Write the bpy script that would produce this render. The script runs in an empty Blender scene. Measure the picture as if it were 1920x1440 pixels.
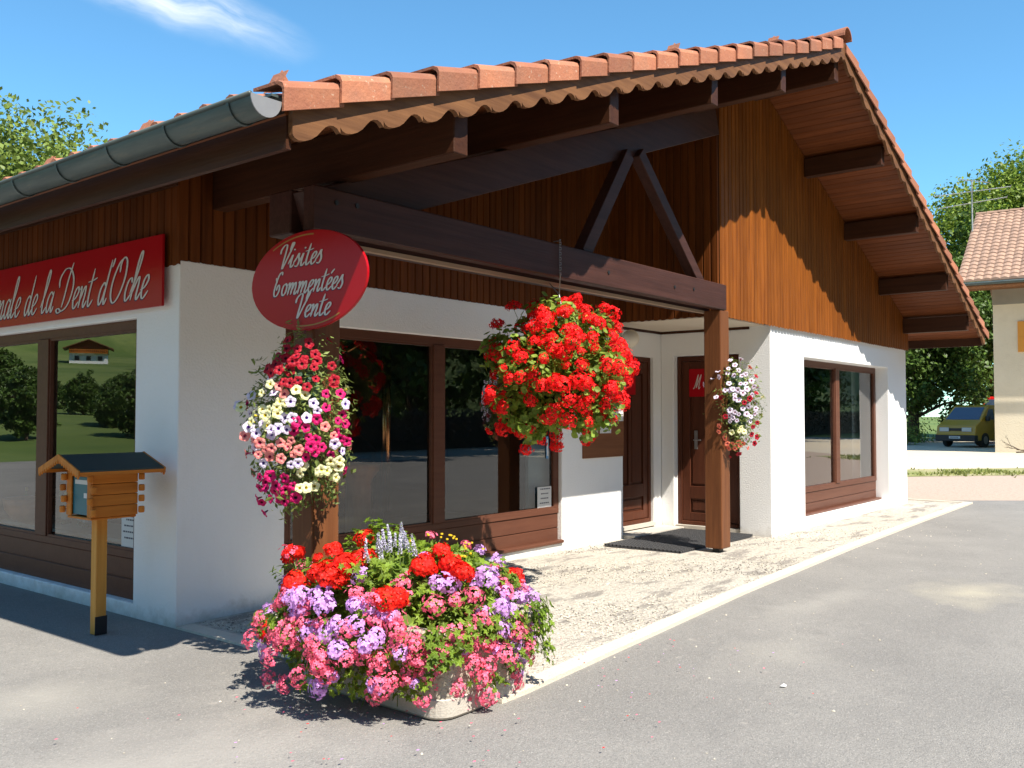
import bpy, bmesh, math, random
import numpy as np
from mathutils import Vector, Matrix

sc = bpy.context.scene
R = math.radians
# ---------------------------------------------------------------- camera
cam_d = bpy.data.cameras.new("camera"); cam = bpy.data.objects.new("camera", cam_d)
sc.collection.objects.link(cam); sc.camera = cam
cam_d.sensor_width = 36.0; cam_d.lens = 36.0 * 1732 / 1920
cam_d.clip_start = 0.05; cam_d.clip_end = 2000
YAW = R(38.733); PITCH = R(1.885)
fw = Vector((math.cos(YAW) * math.cos(PITCH), math.sin(YAW) * math.cos(PITCH), math.sin(PITCH)))
cam.location = (0, 0, 1.5)
cam.rotation_euler = fw.to_track_quat('-Z', 'Y').to_euler()
# ---------------------------------------------------------------- light
SUN = Vector((0.27, 1.0, -1.38)).normalized()
sun_d = bpy.data.lights.new("sun", 'SUN'); sun_d.energy = 5.0; sun_d.angle = R(0.53); sun_d.color = (1.0, 0.93, 0.82)
sun = bpy.data.objects.new("sun", sun_d); sc.collection.objects.link(sun)
sun.rotation_euler = SUN.to_track_quat('-Z', 'Y').to_euler(); sun.location = (-5, -20, 30)
w = bpy.data.worlds.new("World"); sc.world = w; w.use_nodes = True
nt = w.node_tree; nt.nodes.clear()
wo = nt.nodes.new('ShaderNodeOutputWorld'); bg = nt.nodes.new('ShaderNodeBackground')
sky = nt.nodes.new('ShaderNodeTexSky'); sky.sky_type = 'NISHITA'; sky.sun_disc = False
S = -SUN
sky.sun_elevation = math.asin(S.z); sky.sun_rotation = math.atan2(S.x, S.y)
sky.altitude = 900; sky.air_density = 1.0; sky.dust_density = 0.0; sky.ozone_density = 1.6
bg.inputs['Strength'].default_value = 0.089
# a thin cirrus wisp, fixed in the sky by direction
tc = nt.nodes.new('ShaderNodeTexCoord')
def vmath(op, a, b=None):
    n = nt.nodes.new('ShaderNodeVectorMath'); n.operation = op
    for k, q in enumerate((a, b)):
        if q is None: continue
        if hasattr(q, 'is_linked'): nt.links.new(q, n.inputs[k])
        else: n.inputs[k].default_value = q
    return n
CC = Vector((0.4613, 0.7938, 0.3960)).normalized()
CU = CC.cross(Vector((0, 0, 1))).normalized(); CV = CU.cross(CC)
ca, sa = math.cos(R(-13)), math.sin(R(-13)); CU, CV = CU * ca + CV * sa, CV * ca - CU * sa
nrmd = vmath('NORMALIZE', tc.outputs['Generated'])
du = vmath('DOT_PRODUCT', nrmd.outputs[0], tuple(CU)); dv = vmath('DOT_PRODUCT', nrmd.outputs[0], tuple(CV))
cx = nt.nodes.new('ShaderNodeCombineXYZ'); nt.links.new(du.outputs['Value'], cx.inputs[0]); nt.links.new(dv.outputs['Value'], cx.inputs[1])
warp = nt.nodes.new('ShaderNodeTexNoise'); warp.inputs['Scale'].default_value = 9; warp.inputs['Detail'].default_value = 3; nt.links.new(cx.outputs[0], warp.inputs['Vector'])
wsc = vmath('MULTIPLY_ADD', warp.outputs['Color'], (0.05, 0.05, 0)); wsc.inputs[2].default_value = (-.025, -.025, 0)
cw = vmath('ADD', cx.outputs[0], wsc.outputs[0])
el = vmath('MULTIPLY', cw.outputs[0], (1 / .17, 1 / .036, 0)); ln = vmath('LENGTH', el.outputs[0])
mask = nt.nodes.new('ShaderNodeMapRange'); mask.inputs['From Min'].default_value = 1.0; mask.inputs['From Max'].default_value = 0.1; mask.interpolation_type = 'SMOOTHSTEP'
nt.links.new(ln.outputs['Value'], mask.inputs['Value'])
st = vmath('MULTIPLY', cw.outputs[0], (9, 42, 0))
nz = nt.nodes.new('ShaderNodeTexNoise'); nz.inputs['Scale'].default_value = 1.0; nz.inputs['Detail'].default_value = 7; nz.inputs['Roughness'].default_value = 0.6
nt.links.new(st.outputs[0], nz.inputs['Vector'])
nr = nt.nodes.new('ShaderNodeMapRange'); nr.inputs['From Min'].default_value = 0.30; nr.inputs['From Max'].default_value = 0.66
nt.links.new(nz.outputs['Fac'], nr.inputs['Value'])
mm = nt.nodes.new('ShaderNodeMath'); mm.operation = 'MULTIPLY'; nt.links.new(mask.outputs[0], mm.inputs[0]); nt.links.new(nr.outputs[0], mm.inputs[1])
mm2 = nt.nodes.new('ShaderNodeMath'); mm2.operation = 'MULTIPLY'; mm2.inputs[1].default_value = 1.0; nt.links.new(mm.outputs[0], mm2.inputs[0])
cm = nt.nodes.new('ShaderNodeMixRGB'); cm.inputs[2].default_value = (6.0, 6.6, 7.2, 1)
hs = nt.nodes.new('ShaderNodeMixRGB'); hs.blend_type = 'MULTIPLY'; hs.inputs[0].default_value = 1; hs.inputs[2].default_value = (.78, 1.29, 1.40, 1)
nt.links.new(sky.outputs[0], hs.inputs[1])
nt.links.new(mm2.outputs[0], cm.inputs[0]); nt.links.new(hs.outputs[0], cm.inputs[1])
nt.links.new(cm.outputs[0], bg.inputs['Color']); nt.links.new(bg.outputs[0], wo.inputs[0])
sc.view_settings.view_transform = 'Standard'; sc.view_settings.look = 'None'
sc.view_settings.exposure = 0.95; sc.view_settings.gamma = 1.0
sc.render.engine = 'CYCLES'
sc.cycles.max_bounces = 8; sc.cycles.transparent_max_bounces = 16
rnd = random.Random(7); nprng = np.random.RandomState(11)
COL = sc.collection

# ---------------------------------------------------------------- materials
def M(name, base, rough=0.6, var=None, bump=None, metallic=0.0, island=0.0, spec=None, trans=0.0, coat=0.0):
    """var: list of (scale vec, strength, colour, lo, hi); bump: (scale vec, distance)"""
    m = bpy.data.materials.new(name); m.use_nodes = True
    t = m.node_tree; b = t.nodes['Principled BSDF']
    b.inputs['Roughness'].default_value = rough; b.inputs['Metallic'].default_value = metallic
    if spec is not None: b.inputs['Specular IOR Level'].default_value = spec
    if coat: b.inputs['Coat Weight'].default_value = coat; b.inputs['Coat Roughness'].default_value = 0.15
    col = t.nodes.new('ShaderNodeRGB'); col.outputs[0].default_value = (*base, 1); out = col.outputs[0]
    if var or bump:
        tcn = t.nodes.new('ShaderNodeTexCoord')
    for (s, st, c2, lo, hi) in (var or []):
        mpn = t.nodes.new('ShaderNodeMapping'); mpn.inputs['Scale'].default_value = s
        t.links.new(tcn.outputs['Object'], mpn.inputs['Vector'])
        n = t.nodes.new('ShaderNodeTexNoise'); n.inputs['Scale'].default_value = 1; n.inputs['Detail'].default_value = 5; n.inputs['Roughness'].default_value = .6
        t.links.new(mpn.outputs[0], n.inputs['Vector'])
        r = t.nodes.new('ShaderNodeMapRange'); r.inputs['From Min'].default_value = lo; r.inputs['From Max'].default_value = hi
        r.inputs['To Max'].default_value = st; t.links.new(n.outputs['Fac'], r.inputs['Value'])
        x = t.nodes.new('ShaderNodeMixRGB'); x.inputs[2].default_value = (*c2, 1)
        t.links.new(r.outputs[0], x.inputs[0]); t.links.new(out, x.inputs[1]); out = x.outputs[0]
    if island:
        g = t.nodes.new('ShaderNodeNewGeometry')
        r = t.nodes.new('ShaderNodeMapRange'); r.inputs['To Min'].default_value = 1 - island; r.inputs['To Max'].default_value = 1 + island
        t.links.new(g.outputs['Random Per Island'], r.inputs['Value'])
        h = t.nodes.new('ShaderNodeHueSaturation'); t.links.new(r.outputs[0], h.inputs['Value']); t.links.new(out, h.inputs['Color'])
        h.inputs['Fac'].default_value = 1
        out = h.outputs[0]
    t.links.new(out, b.inputs['Base Color'])
    if bump:
        mpn = t.nodes.new('ShaderNodeMapping'); mpn.inputs['Scale'].default_value = bump[0]
        t.links.new(tcn.outputs['Object'], mpn.inputs['Vector'])
        n = t.nodes.new('ShaderNodeTexNoise'); n.inputs['Scale'].default_value = 1; n.inputs['Detail'].default_value = 4
        t.links.new(mpn.outputs[0], n.inputs['Vector'])
        bp = t.nodes.new('ShaderNodeBump'); bp.inputs['Distance'].default_value = bump[1]; bp.inputs['Strength'].default_value = 1
        t.links.new(n.outputs['Fac'], bp.inputs['Height']); t.links.new(bp.outputs[0], b.inputs['Normal'])
    if trans:
        o = t.nodes['Material Output']; tl = t.nodes.new('ShaderNodeBsdfTranslucent'); t.links.new(out, tl.inputs['Color'])
        mx = t.nodes.new('ShaderNodeMixShader'); mx.inputs[0].default_value = trans
        t.links.new(b.outputs[0], mx.inputs[1]); t.links.new(tl.outputs[0], mx.inputs[2]); t.links.new(mx.outputs[0], o.inputs['Surface'])
    return m

def wood(name, base, dark, axis, rough=0.5, island=0.0, var=0.7, bump=.0015):
    s = {'x': (1.2, 26, 26), 'y': (26, 1.2, 26), 'z': (26, 26, 1.2)}[axis]
    k = {'x': (2.5, 7, 7), 'y': (7, 2.5, 7), 'z': (7, 7, 2.5)}[axis]
    s2 = tuple(v * 3 for v in s)
    kn = {'x': (3, 14, 14), 'y': (14, 3, 14), 'z': (14, 14, 3)}[axis]
    return M(name, base, rough, var=[(s, var, dark, .35, .7), (k, .35, dark, .5, .75), (kn, .75, tuple(c * .45 for c in dark), .72, .78), ((.8, .8, .8), .25, dark, .4, .7)], bump=(s2, bump), island=island, spec=.18)

WHITE = M('white_render', (.85, .845, .835), .85, var=[((.7, .7, .7), .25, (.70, .69, .66), .45, .8), ((6, 6, 2), .12, (.62, .6, .56), .55, .8)], bump=((60, 60, 60), .004))
def dirt_foot(m, col, zt):
    t = m.node_tree; b = t.nodes['Principled BSDF']; src = b.inputs['Base Color'].links[0].from_socket
    tcn = t.nodes.new('ShaderNodeTexCoord'); sp = t.nodes.new('ShaderNodeSeparateXYZ'); t.links.new(tcn.outputs['Object'], sp.inputs[0])
    n = t.nodes.new('ShaderNodeTexNoise'); n.inputs['Scale'].default_value = 7; n.inputs['Detail'].default_value = 8; n.inputs['Roughness'].default_value = .7; t.links.new(tcn.outputs['Object'], n.inputs['Vector'])
    a = t.nodes.new('ShaderNodeMath'); a.operation = 'MULTIPLY_ADD'; a.inputs[1].default_value = -.32; t.links.new(n.outputs['Fac'], a.inputs[0]); t.links.new(sp.outputs['Z'], a.inputs[2])
    r = t.nodes.new('ShaderNodeMapRange'); r.inputs['From Min'].default_value = zt; r.inputs['From Max'].default_value = zt - .16; r.inputs['To Max'].default_value = .75; t.links.new(a.outputs[0], r.inputs['Value'])
    x = t.nodes.new('ShaderNodeMixRGB'); x.inputs[2].default_value = (*col, 1); t.links.new(r.outputs[0], x.inputs[0]); t.links.new(src, x.inputs[1]); t.links.new(x.outputs[0], b.inputs['Base Color'])
dirt_foot(WHITE, (.42, .38, .32), -.04)
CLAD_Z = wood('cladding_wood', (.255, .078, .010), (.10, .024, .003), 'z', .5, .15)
CLAD_SHADE = wood('shade_toned_cladding', (.155, .044, .008), (.065, .016, .003), 'z', .5, .2)  # darker copy of the cladding wood; porch and eaves shade put into the colour
CLAD_Y = wood('soffit_wood', (.20, .060, .018), (.09, .024, .008), 'y', .5, .16)
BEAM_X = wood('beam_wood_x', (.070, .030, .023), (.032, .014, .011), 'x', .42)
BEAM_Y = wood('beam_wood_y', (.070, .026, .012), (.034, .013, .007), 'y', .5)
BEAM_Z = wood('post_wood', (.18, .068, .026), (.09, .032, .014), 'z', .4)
BARGE = wood('bargeboard_wood', (.21, .098, .042), (.08, .034, .017), 'x', .6)
FRAME = wood('window_frame_wood', (.125, .05, .030), (.075, .028, .018), 'x', .4, var=.5, bump=.0006)
DOORM = wood('door_wood', (.10, .032, .016), (.05, .016, .009), 'z', .38, var=.6)
ENDG = M('end_grain', (.30, .19, .11), .7, var=[((30, 30, 30), .6, (.16, .09, .05), .4, .7)])
TILE = M('roof_tile', (.38, .145, .075), .85, var=[((7, 7, 7), .7, (.30, .105, .06), .4, .68), ((45, 45, 45), .7, (.60, .48, .36), .62, .72), ((3, 3, 3), .5, (.24, .13, .085), .48, .7), ((90, 90, 90), .5, (.20, .09, .06), .6, .7)], bump=((50, 50, 50), .004), island=.28)
ZINC = M('gutter_metal', (.06, .082, .082), .5, var=[((14, 1.5, 14), .7, (.13, .16, .15), .4, .7), ((30, 4, 30), .5, (.16, .15, .12), .55, .7)], metallic=.35)
ZINCEND = M('gutter_end_metal', (.25, .25, .26), .5, metallic=.3, var=[((20, 20, 20), .4, (.3, .3, .3), .4, .7)])
SIGNRED = M('sign_red', (.40, .004, .010), .3, spec=.25, var=[((3, 3, 3), .3, (.34, .003, .008), .4, .7)])
LETTER = M('sign_letter', (.62, .58, .56), .5)
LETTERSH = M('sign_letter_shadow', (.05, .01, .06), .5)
GOLD = M('sign_gold_line', (.35, .16, .03), .45)
PALEWOOD = wood('mailbox_wood', (.62, .22, .035), (.40, .12, .018), 'x', .5, .1)
PALEWOODZ = wood('mailbox_post_wood', (.66, .33, .07), (.44, .19, .04), 'z', .55)
SLATE = M('mailbox_roof_felt', (.035, .055, .048), .75, bump=((120, 120, 120), .002))
TEAL = M('teal_mail_panel', (.01, .13, .17), .35)
BLACK = M('black_metal', (.012, .012, .013), .5)
RUBBER = M('black_rubber', (.022, .022, .024), .75, bump=((90, 90, 90), .002))
MATR = M('mat_rubber', (.055, .055, .058), .8)
PAPER = M('paper', (.62, .62, .60), .7)
INK = M('ink', (.10, .10, .12), .7)
CONC = M('trough_concrete', (.44, .39, .31), .9, var=[((55, 55, 55), .9, (.20, .17, .13), .52, .62), ((120, 120, 120), .5, (.6, .55, .46), .58, .66), ((5, 5, 5), .3, (.3, .28, .22), .45, .7)], bump=((60, 60, 60), .012))
CONCS = M('smooth_concrete', (.50, .46, .40), .9, var=[((6, 6, 6), .4, (.38, .35, .30), .4, .7), ((80, 80, 80), .3, (.3, .28, .25), .5, .7)], bump=((90, 90, 90), .003))
SOIL = M('soil', (.05, .032, .02), .95)
COPPER = M('copper', (.72, .30, .13), .22, metallic=1, var=[((5, 5, 5), .5, (.45, .16, .07), .4, .7)])
TERRA = M('turned_wood', (.42, .15, .05), .45, var=[((8, 8, 3), .7, (.2, .06, .02), .4, .7)])
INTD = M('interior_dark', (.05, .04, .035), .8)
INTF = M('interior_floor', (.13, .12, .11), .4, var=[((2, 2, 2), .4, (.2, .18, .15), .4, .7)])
CEIL = M('ceiling_panel', (.66, .58, .47), .8, var=[((2, 2, 2), .3, (.55, .47, .37), .4, .7)])
GLOBE = M('opal_globe', (.72, .64, .52), .3)

def glass_mat(name, extra=.05, tint=(.85, .9, .87)):
    m = bpy.data.materials.new(name); m.use_nodes = True; t = m.node_tree; t.nodes.clear()
    o = t.nodes.new('ShaderNodeOutputMaterial'); tr = t.nodes.new('ShaderNodeBsdfTransparent'); tr.inputs[0].default_value = (*tint, 1)
    g = t.nodes.new('ShaderNodeBsdfGlossy'); g.inputs['Roughness'].default_value = 0.0; g.inputs[0].default_value = (1, 1, 1, 1)
    f = t.nodes.new('ShaderNodeFresnel'); f.inputs[0].default_value = 1.52
    a = t.nodes.new('ShaderNodeMath'); a.operation = 'MULTIPLY_ADD'; a.inputs[1].default_value = 1.5; a.inputs[2].default_value = extra; a.use_clamp = True
    mx = t.nodes.new('ShaderNodeMixShader')
    t.links.new(f.outputs[0], a.inputs[0]); t.links.new(a.outputs[0], mx.inputs[0]); t.links.new(tr.outputs[0], mx.inputs[1]); t.links.new(g.outputs[0], mx.inputs[2])
    t.links.new(mx.outputs[0], o.inputs[0]); return m
GLASS = glass_mat('window_glass', .04)

def leafmat(name, base, dark, island=.35, trans=.4, rough=.5):
    return M(name, base, rough, var=[((3, 3, 3), .8, dark, .4, .65)], island=island, trans=trans, spec=.3)
LEAF_G = leafmat('geranium_leaf', (.27, .38, .06), (.13, .22, .03))
LEAF_P = leafmat('petunia_leaf', (.24, .30, .08), (.12, .17, .04))
LEAF_T = leafmat('planter_leaf', (.22, .32, .03), (.08, .15, .015))
TREE_A = leafmat('tree_leaf', (.22, .30, .035), (.10, .17, .02), .4, .3)
TREE_B = leafmat('tree_leaf_dark', (.10, .17, .03), (.035, .075, .012), .45, .25)
TREE_C = leafmat('tree_leaf_light', (.20, .27, .05), (.10, .16, .03), .4, .3)
BARK = M('bark', (.09, .065, .045), .9, bump=((12, 12, 3), .02), var=[((8, 8, 2), .6, (.04, .03, .02), .4, .7)])
STEM = M('stem', (.12, .17, .04), .6)
def petal(name, c, c2, island=.18, trans=.3):
    return M(name, c, .55, var=[((30, 30, 30), .7, c2, .4, .65)], island=island, trans=trans, spec=.25)
P_RED = petal('petal_red', (.95, .012, .010), (.80, .006, .02), .3)
P_SCAR = petal('petal_scarlet', (.85, .022, .008), (.70, .008, .010))
P_PINK = petal('petal_pink', (.95, .20, .33), (.92, .08, .15), .3)
P_PURP = petal('petal_purple', (.66, .36, .84), (.72, .38, .70))
P_CRIM = petal('petal_crimson', (.42, .012, .03), (.34, .008, .02))
P_MAG = petal('petal_magenta', (.68, .015, .17), (.55, .01, .12))
P_YEL = petal('petal_yellow', (.80, .80, .42), (.84, .84, .62), .08)
P_LAV = petal('petal_lavender', (.70, .62, .80), (.80, .74, .84), .1)
P_SAL = petal('petal_salmon', (.86, .27, .25), (.86, .35, .30))
P_COR = petal('petal_coral', (.85, .20, .12), (.85, .28, .2))
P_SALVIA = petal('petal_salvia', (.60, .57, .74), (.76, .75, .82))
T_DARK = M('throat_dark', (.12, .005, .03), .6)
T_GOLD = M('throat_gold', (.62, .50, .03), .6)
T_VIO = M('throat_violet', (.14, .05, .36), .6)
T_ROSE = M('throat_rose', (.45, .02, .12), .6)

# ---------------------------------------------------------------- mesh helpers
def tag(o, label=None, cat=None, group=None, kind=None):
    if label: o['label'] = label
    if cat: o['category'] = cat
    if group: o['group'] = group
    if kind: o['kind'] = kind
    return o
def empty(name, loc, label, cat, group=None, rz=0):
    o = bpy.data.objects.new(name, None); COL.objects.link(o); o.location = loc; o.rotation_euler = (0, 0, rz)
    o.empty_display_size = .2
    return tag(o, label, cat, group)
class MB:
    def __init__(s): s.v = []; s.f = []; s.m = []; s.mats = []
    def mi(s, m):
        if m is None: return 0
        if m not in s.mats: s.mats.append(m)
        return s.mats.index(m)
    def poly(s, pts, m=None):
        b = len(s.v); s.v += [tuple(p) for p in pts]; s.f.append(tuple(range(b, b + len(pts)))); s.m.append(s.mi(m))
    def mesh(s, vs, fs, m=None):
        b = len(s.v); s.v += [tuple(p) for p in vs]; i = s.mi(m)
        for f in fs: s.f.append(tuple(b + k for k in f)); s.m.append(i)
    def box(s, a, b, m=None, F=None):
        x0, y0, z0 = a; x1, y1, z1 = b
        vs = [(x0, y0, z0), (x1, y0, z0), (x1, y1, z0), (x0, y1, z0), (x0, y0, z1), (x1, y0, z1), (x1, y1, z1), (x0, y1, z1)]
        if F: vs = [F(*p) for p in vs]
        s.mesh(vs, [(0, 3, 2, 1), (4, 5, 6, 7), (0, 1, 5, 4), (1, 2, 6, 5), (2, 3, 7, 6), (3, 0, 4, 7)], m)
    def hexa(s, lo, hi, m=None):   # two quads
        s.mesh(list(lo) + list(hi), [(0, 3, 2, 1), (4, 5, 6, 7), (0, 1, 5, 4), (1, 2, 6, 5), (2, 3, 7, 6), (3, 0, 4, 7)], m)
    def prism(s, pts, d, m=None):  # closed polygon pts extruded by d
        n = len(pts); d = Vector(d); vs = [Vector(p) for p in pts]; vs = vs + [p + d for p in vs]
        s.mesh(vs, [tuple(range(n))[::-1], tuple(range(n, 2 * n))] + [(i, (i + 1) % n, n + (i + 1) % n, n + i) for i in range(n)], m)
    def tube(s, pts, rad, m=None, n=8, cap=True):
        pts = [Vector(p) for p in pts]; k = len(pts); rad = rad if isinstance(rad, (list, tuple)) else [rad] * k
        vs = []; up = Vector((.13, .21, 1)).normalized()
        for i, p in enumerate(pts):
            t = (pts[min(i + 1, k - 1)] - pts[max(i - 1, 0)]).normalized()
            a = t.cross(up if abs(t.dot(up)) < .95 else Vector((1, 0, 0))).normalized(); b = t.cross(a)
            for j in range(n): vs.append(p + (a * math.cos(j * 2 * math.pi / n) + b * math.sin(j * 2 * math.pi / n)) * rad[i])
        fs = [(i * n + j, i * n + (j + 1) % n, (i + 1) * n + (j + 1) % n, (i + 1) * n + j) for i in range(k - 1) for j in range(n)]
        if cap: fs += [tuple(range(n))[::-1], tuple(range((k - 1) * n, k * n))]
        s.mesh(vs, fs, m)
    def lathe(s, prof, c, m=None, n=24, ax=None):
        vs = []; c = Vector(c)
        for (r, z) in prof:
            for j in range(n): vs.append(c + Vector((r * math.cos(j * 2 * math.pi / n), r * math.sin(j * 2 * math.pi / n), z)))
        k = len(prof)
        fs = [(i * n + j, i * n + (j + 1) % n, (i + 1) * n + (j + 1) % n, (i + 1) * n + j) for i in range(k - 1) for j in range(n)]
        fs += [tuple(range(n))[::-1], tuple(range((k - 1) * n, k * n))]
        s.mesh(vs, fs, m)
    def build(s, name, m=None, parent=None, bevel=0, smooth=False, merge=False, seg=1):
        me = bpy.data.meshes.new(name); me.from_pydata(s.v, [], s.f)
        mats = s.mats if s.mats else [m]
        for x in mats: me.materials.append(x)
        if len(mats) > 1: me.polygons.foreach_set('material_index', s.m)
        if merge:
            b = bmesh.new(); b.from_mesh(me); bmesh.ops.remove_doubles(b, verts=b.verts, dist=1e-5); bmesh.ops.recalc_face_normals(b, faces=b.faces); b.to_mesh(me); b.free()
        if smooth: me.polygons.foreach_set('use_smooth', [True] * len(me.polygons))
        me.update()
        o = bpy.data.objects.new(name, me); COL.objects.link(o)
        if parent:
            o.parent = parent
            o.matrix_parent_inverse = parent_matrix(parent).inverted()
        if bevel:
            mod = o.modifiers.new('bevel', 'BEVEL'); mod.width = bevel; mod.segments = seg; mod.limit_method = 'ANGLE'; mod.angle_limit = R(40)
        return o
def parent_matrix(p):
    mt = Matrix.LocRotScale(p.location, p.rotation_euler, p.scale)
    return (parent_matrix(p.parent) @ p.matrix_parent_inverse @ mt) if p.parent else mt
def quick(name, m, parent, *boxes, bevel=0, F=None):
    b = MB()
    for a, c in boxes: b.box(a, c, None, F)
    return b.build(name, m, parent, bevel)
def beam(b, p0, p1, wy, h, m=None):
    """beam in an xz plane from p0 to p1 (centre line), thickness wy along y, height h across"""
    p0 = Vector(p0); p1 = Vector(p1); t = (p1 - p0).normalized(); n = Vector((-t.z, 0, t.x)) * (h / 2); y = Vector((0, wy, 0))
    lo = [p0 - n, p1 - n, p1 - n + y, p0 - n + y]; hi = [p0 + n, p1 + n, p1 + n + y, p0 + n + y]
    b.hexa(lo, hi, m)
def copy_thing(o, loc=None, rz=None, scale=None, label=None):
    c = o.copy(); COL.objects.link(c)
    if loc is not None: c.location = loc
    if rz is not None: c.rotation_euler = (0, 0, rz)
    if scale is not None: c.scale = (scale,) * 3 if not isinstance(scale, tuple) else scale
    if label: c['label'] = label
    for ch in o.children:
        d = ch.copy(); COL.objects.link(d); d.parent = c; d.matrix_parent_inverse = ch.matrix_parent_inverse.copy()
    return c

# ---------------------------------------------------------------- script lettering
def rib(pts, n=7):
    P = [Vector((p[0], p[1], 0)) for p in pts]; P = [P[0] * 2 - P[1]] + P + [P[-1] * 2 - P[-2]]; out = []
    for i in range(1, len(P) - 2):
        for k in range(n):
            t = k / n; a, b, c, d = P[i - 1], P[i], P[i + 1], P[i + 2]
            out.append(.5 * ((2 * b) + (c - a) * t + (2 * a - 5 * b + 4 * c - d) * t * t + (3 * b - a - 3 * c + d) * t ** 3))
    out.append(P[-2]); return out
GL = {
 'i': (.42, [[(-.08, .3), (.1, .8), (.17, 1), (.13, .3), (.22, 0), (.42, .3)], [(.2, 1.4), (.22, 1.46), (.24, 1.52)]]),
 's': (.42, [[(-.08, .3), (.12, .75), (.24, 1.08), (.26, .8), (.36, .4), (.25, .02), (.05, .1)]]),
 't': (.42, [[(.2, 1.75), (.12, .9), (.1, .3), (.2, 0), (.42, .3)], [(-.12, 1.16), (.2, 1.2), (.5, 1.3)]]),
 'e': (.46, [[(-.04, .4), (.2, .5), (.36, .8), (.27, 1.02), (.1, .8), (.06, .3), (.2, 0), (.46, .32)]]),
 'o': (.52, [[(.26, 1.0), (.08, .8), (.04, .3), (.2, 0), (.38, .3), (.38, .8), (.26, 1.0), (.34, .84), (.54, .85)]]),
 'n': (.6, [[(0, .85), (.08, 1), (.09, .5), (.07, 0)], [(.08, .3), (.25, .85), (.38, .98), (.4, .6), (.36, .2), (.44, 0), (.6, .3)]]),
 'm': (.86, [[(0, .85), (.08, 1), (.09, .5), (.07, 0)], [(.08, .3), (.22, .88), (.34, .96), (.36, .5), (.33, 0)], [(.35, .3), (.5, .88), (.62, .96), (.65, .55), (.62, .15), (.7, 0), (.86, .3)]]),
 'a': (.6, [[(.4, .85), (.26, 1.0), (.08, .72), (.05, .25), (.16, 0), (.32, .3), (.42, .8)], [(.46, 1.02), (.41, .5), (.4, .15), (.48, 0), (.6, .28)]]),
 'c': (.44, [[(.38, .78), (.3, 1.0), (.12, .85), (.05, .35), (.17, 0), (.44, .3)]]),
 'd': (.6, [[(.38, .85), (.26, 1.0), (.08, .72), (.05, .25), (.16, 0), (.32, .3), (.4, .8)], [(.52, 2.0), (.44, 1.1), (.39, .3), (.47, 0), (.6, .28)]]),
 'l': (.36, [[(-.08, .3), (.16, 1.1), (.28, 1.9), (.2, 2.1), (.1, 1.6), (.05, .4), (.14, 0), (.36, .3)]]),
 'h': (.6, [[(-.08, .3), (.16, 1.1), (.28, 1.9), (.2, 2.1), (.1, 1.6), (.06, .6), (.03, 0)], [(.06, .3), (.24, .85), (.36, .98), (.38, .6), (.35, .2), (.43, 0), (.6, .3)]]),
 'V': (.78, [[(-.1, 1.25), (-.1, 1.6), (.1, 1.95), (.3, 1.9), (.3, 1.2), (.26, .3), (.3, 0), (.5, .7), (.72, 1.5), (.84, 2.0), (.72, 2.05), (.66, 1.6), (.74, 1.3)]]),
 'C': (.72, [[(.5, 1.75), (.42, 2.02), (.22, 1.8), (.08, 1.0), (.06, .35), (.2, 0), (.4, .15), (.48, .6), (.38, .95), (.26, .8), (.24, .5)], [(.0, 1.6), (.1, 1.3), (.14, 1.1)]]),
 'D': (1.05, [[(-.15, 1.15), (-.2, 1.6), (.1, 2.0), (.5, 1.95), (.82, 1.5), (.9, .9), (.72, .25), (.35, -.02), (.05, .12), (-.1, .05), (.05, -.1), (.35, .0)], [(.62, 2.25), (.45, 1.5), (.38, .8), (.28, .15)]]),
 'O': (.98, [[(.62, 2.0), (.3, 1.8), (.06, 1.1), (.06, .4), (.3, 0), (.6, .25), (.82, 1.0), (.78, 1.75), (.56, 2.0), (.4, 1.75), (.42, 1.35)]]),
 "'": (.18, [[(.1, 2.05), (.05, 1.8), (.0, 1.65)]]),
 'M': (1.1, [[(-.15, .15), (-.02, .05), (.12, .6), (.3, 1.95), (.34, 1.2), (.38, .15), (.6, 1.1), (.85, 1.95), (.83, 1.0), (.84, .2), (.95, 0), (1.1, .3)]]),
 ' ': (.38, []),
}
GL['é'] = (GL['e'][0], GL['e'][1] + [[(.2, 1.3), (.3, 1.5), (.42, 1.65)]])
def text_width(txt): return sum(GL[c][0] for c in txt)
def script(mb, txt, O, U, V, N, xh, wscale=1, slant=.28, off=(0, 0), lift=.002, m=None, wt=.085):
    O, U, V, N = map(Vector, (O, U, V, N)); x = 0; th = .0012
    for si, ch in enumerate(txt):
        adv, strokes = GL[ch]
        for k, st in enumerate(strokes):
            P = rib(st); L = []; Rr = []
            for i, p in enumerate(P):
                t = (P[min(i + 1, len(P) - 1)] - P[max(i - 1, 0)]); ang = math.atan2(t.y, t.x)
                wd = wt * (.38 + .62 * abs(math.sin(ang))) ; nrm = Vector((-t.y, t.x, 0)).normalized()
                e = min(i, len(P) - 1 - i) / 4.0; wd *= min(1, .45 + e)
                for lst, sgn in ((L, 1), (Rr, -1)):
                    q = p + nrm * wd * sgn * .5 * 1.6
                    X = (x + q.x + slant * q.y) * wscale * xh + off[0]; Y = q.y * xh + off[1]
                    lst.append(O + U * X + V * Y + N * (lift + .00004 * (k + 3 * (si % 5)) + .000002 * i))
            n = len(L)
            mb.mesh(L + Rr, [(n + i, n + i + 1, i + 1, i) for i in range(n - 1)], m)
        x += adv
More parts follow.
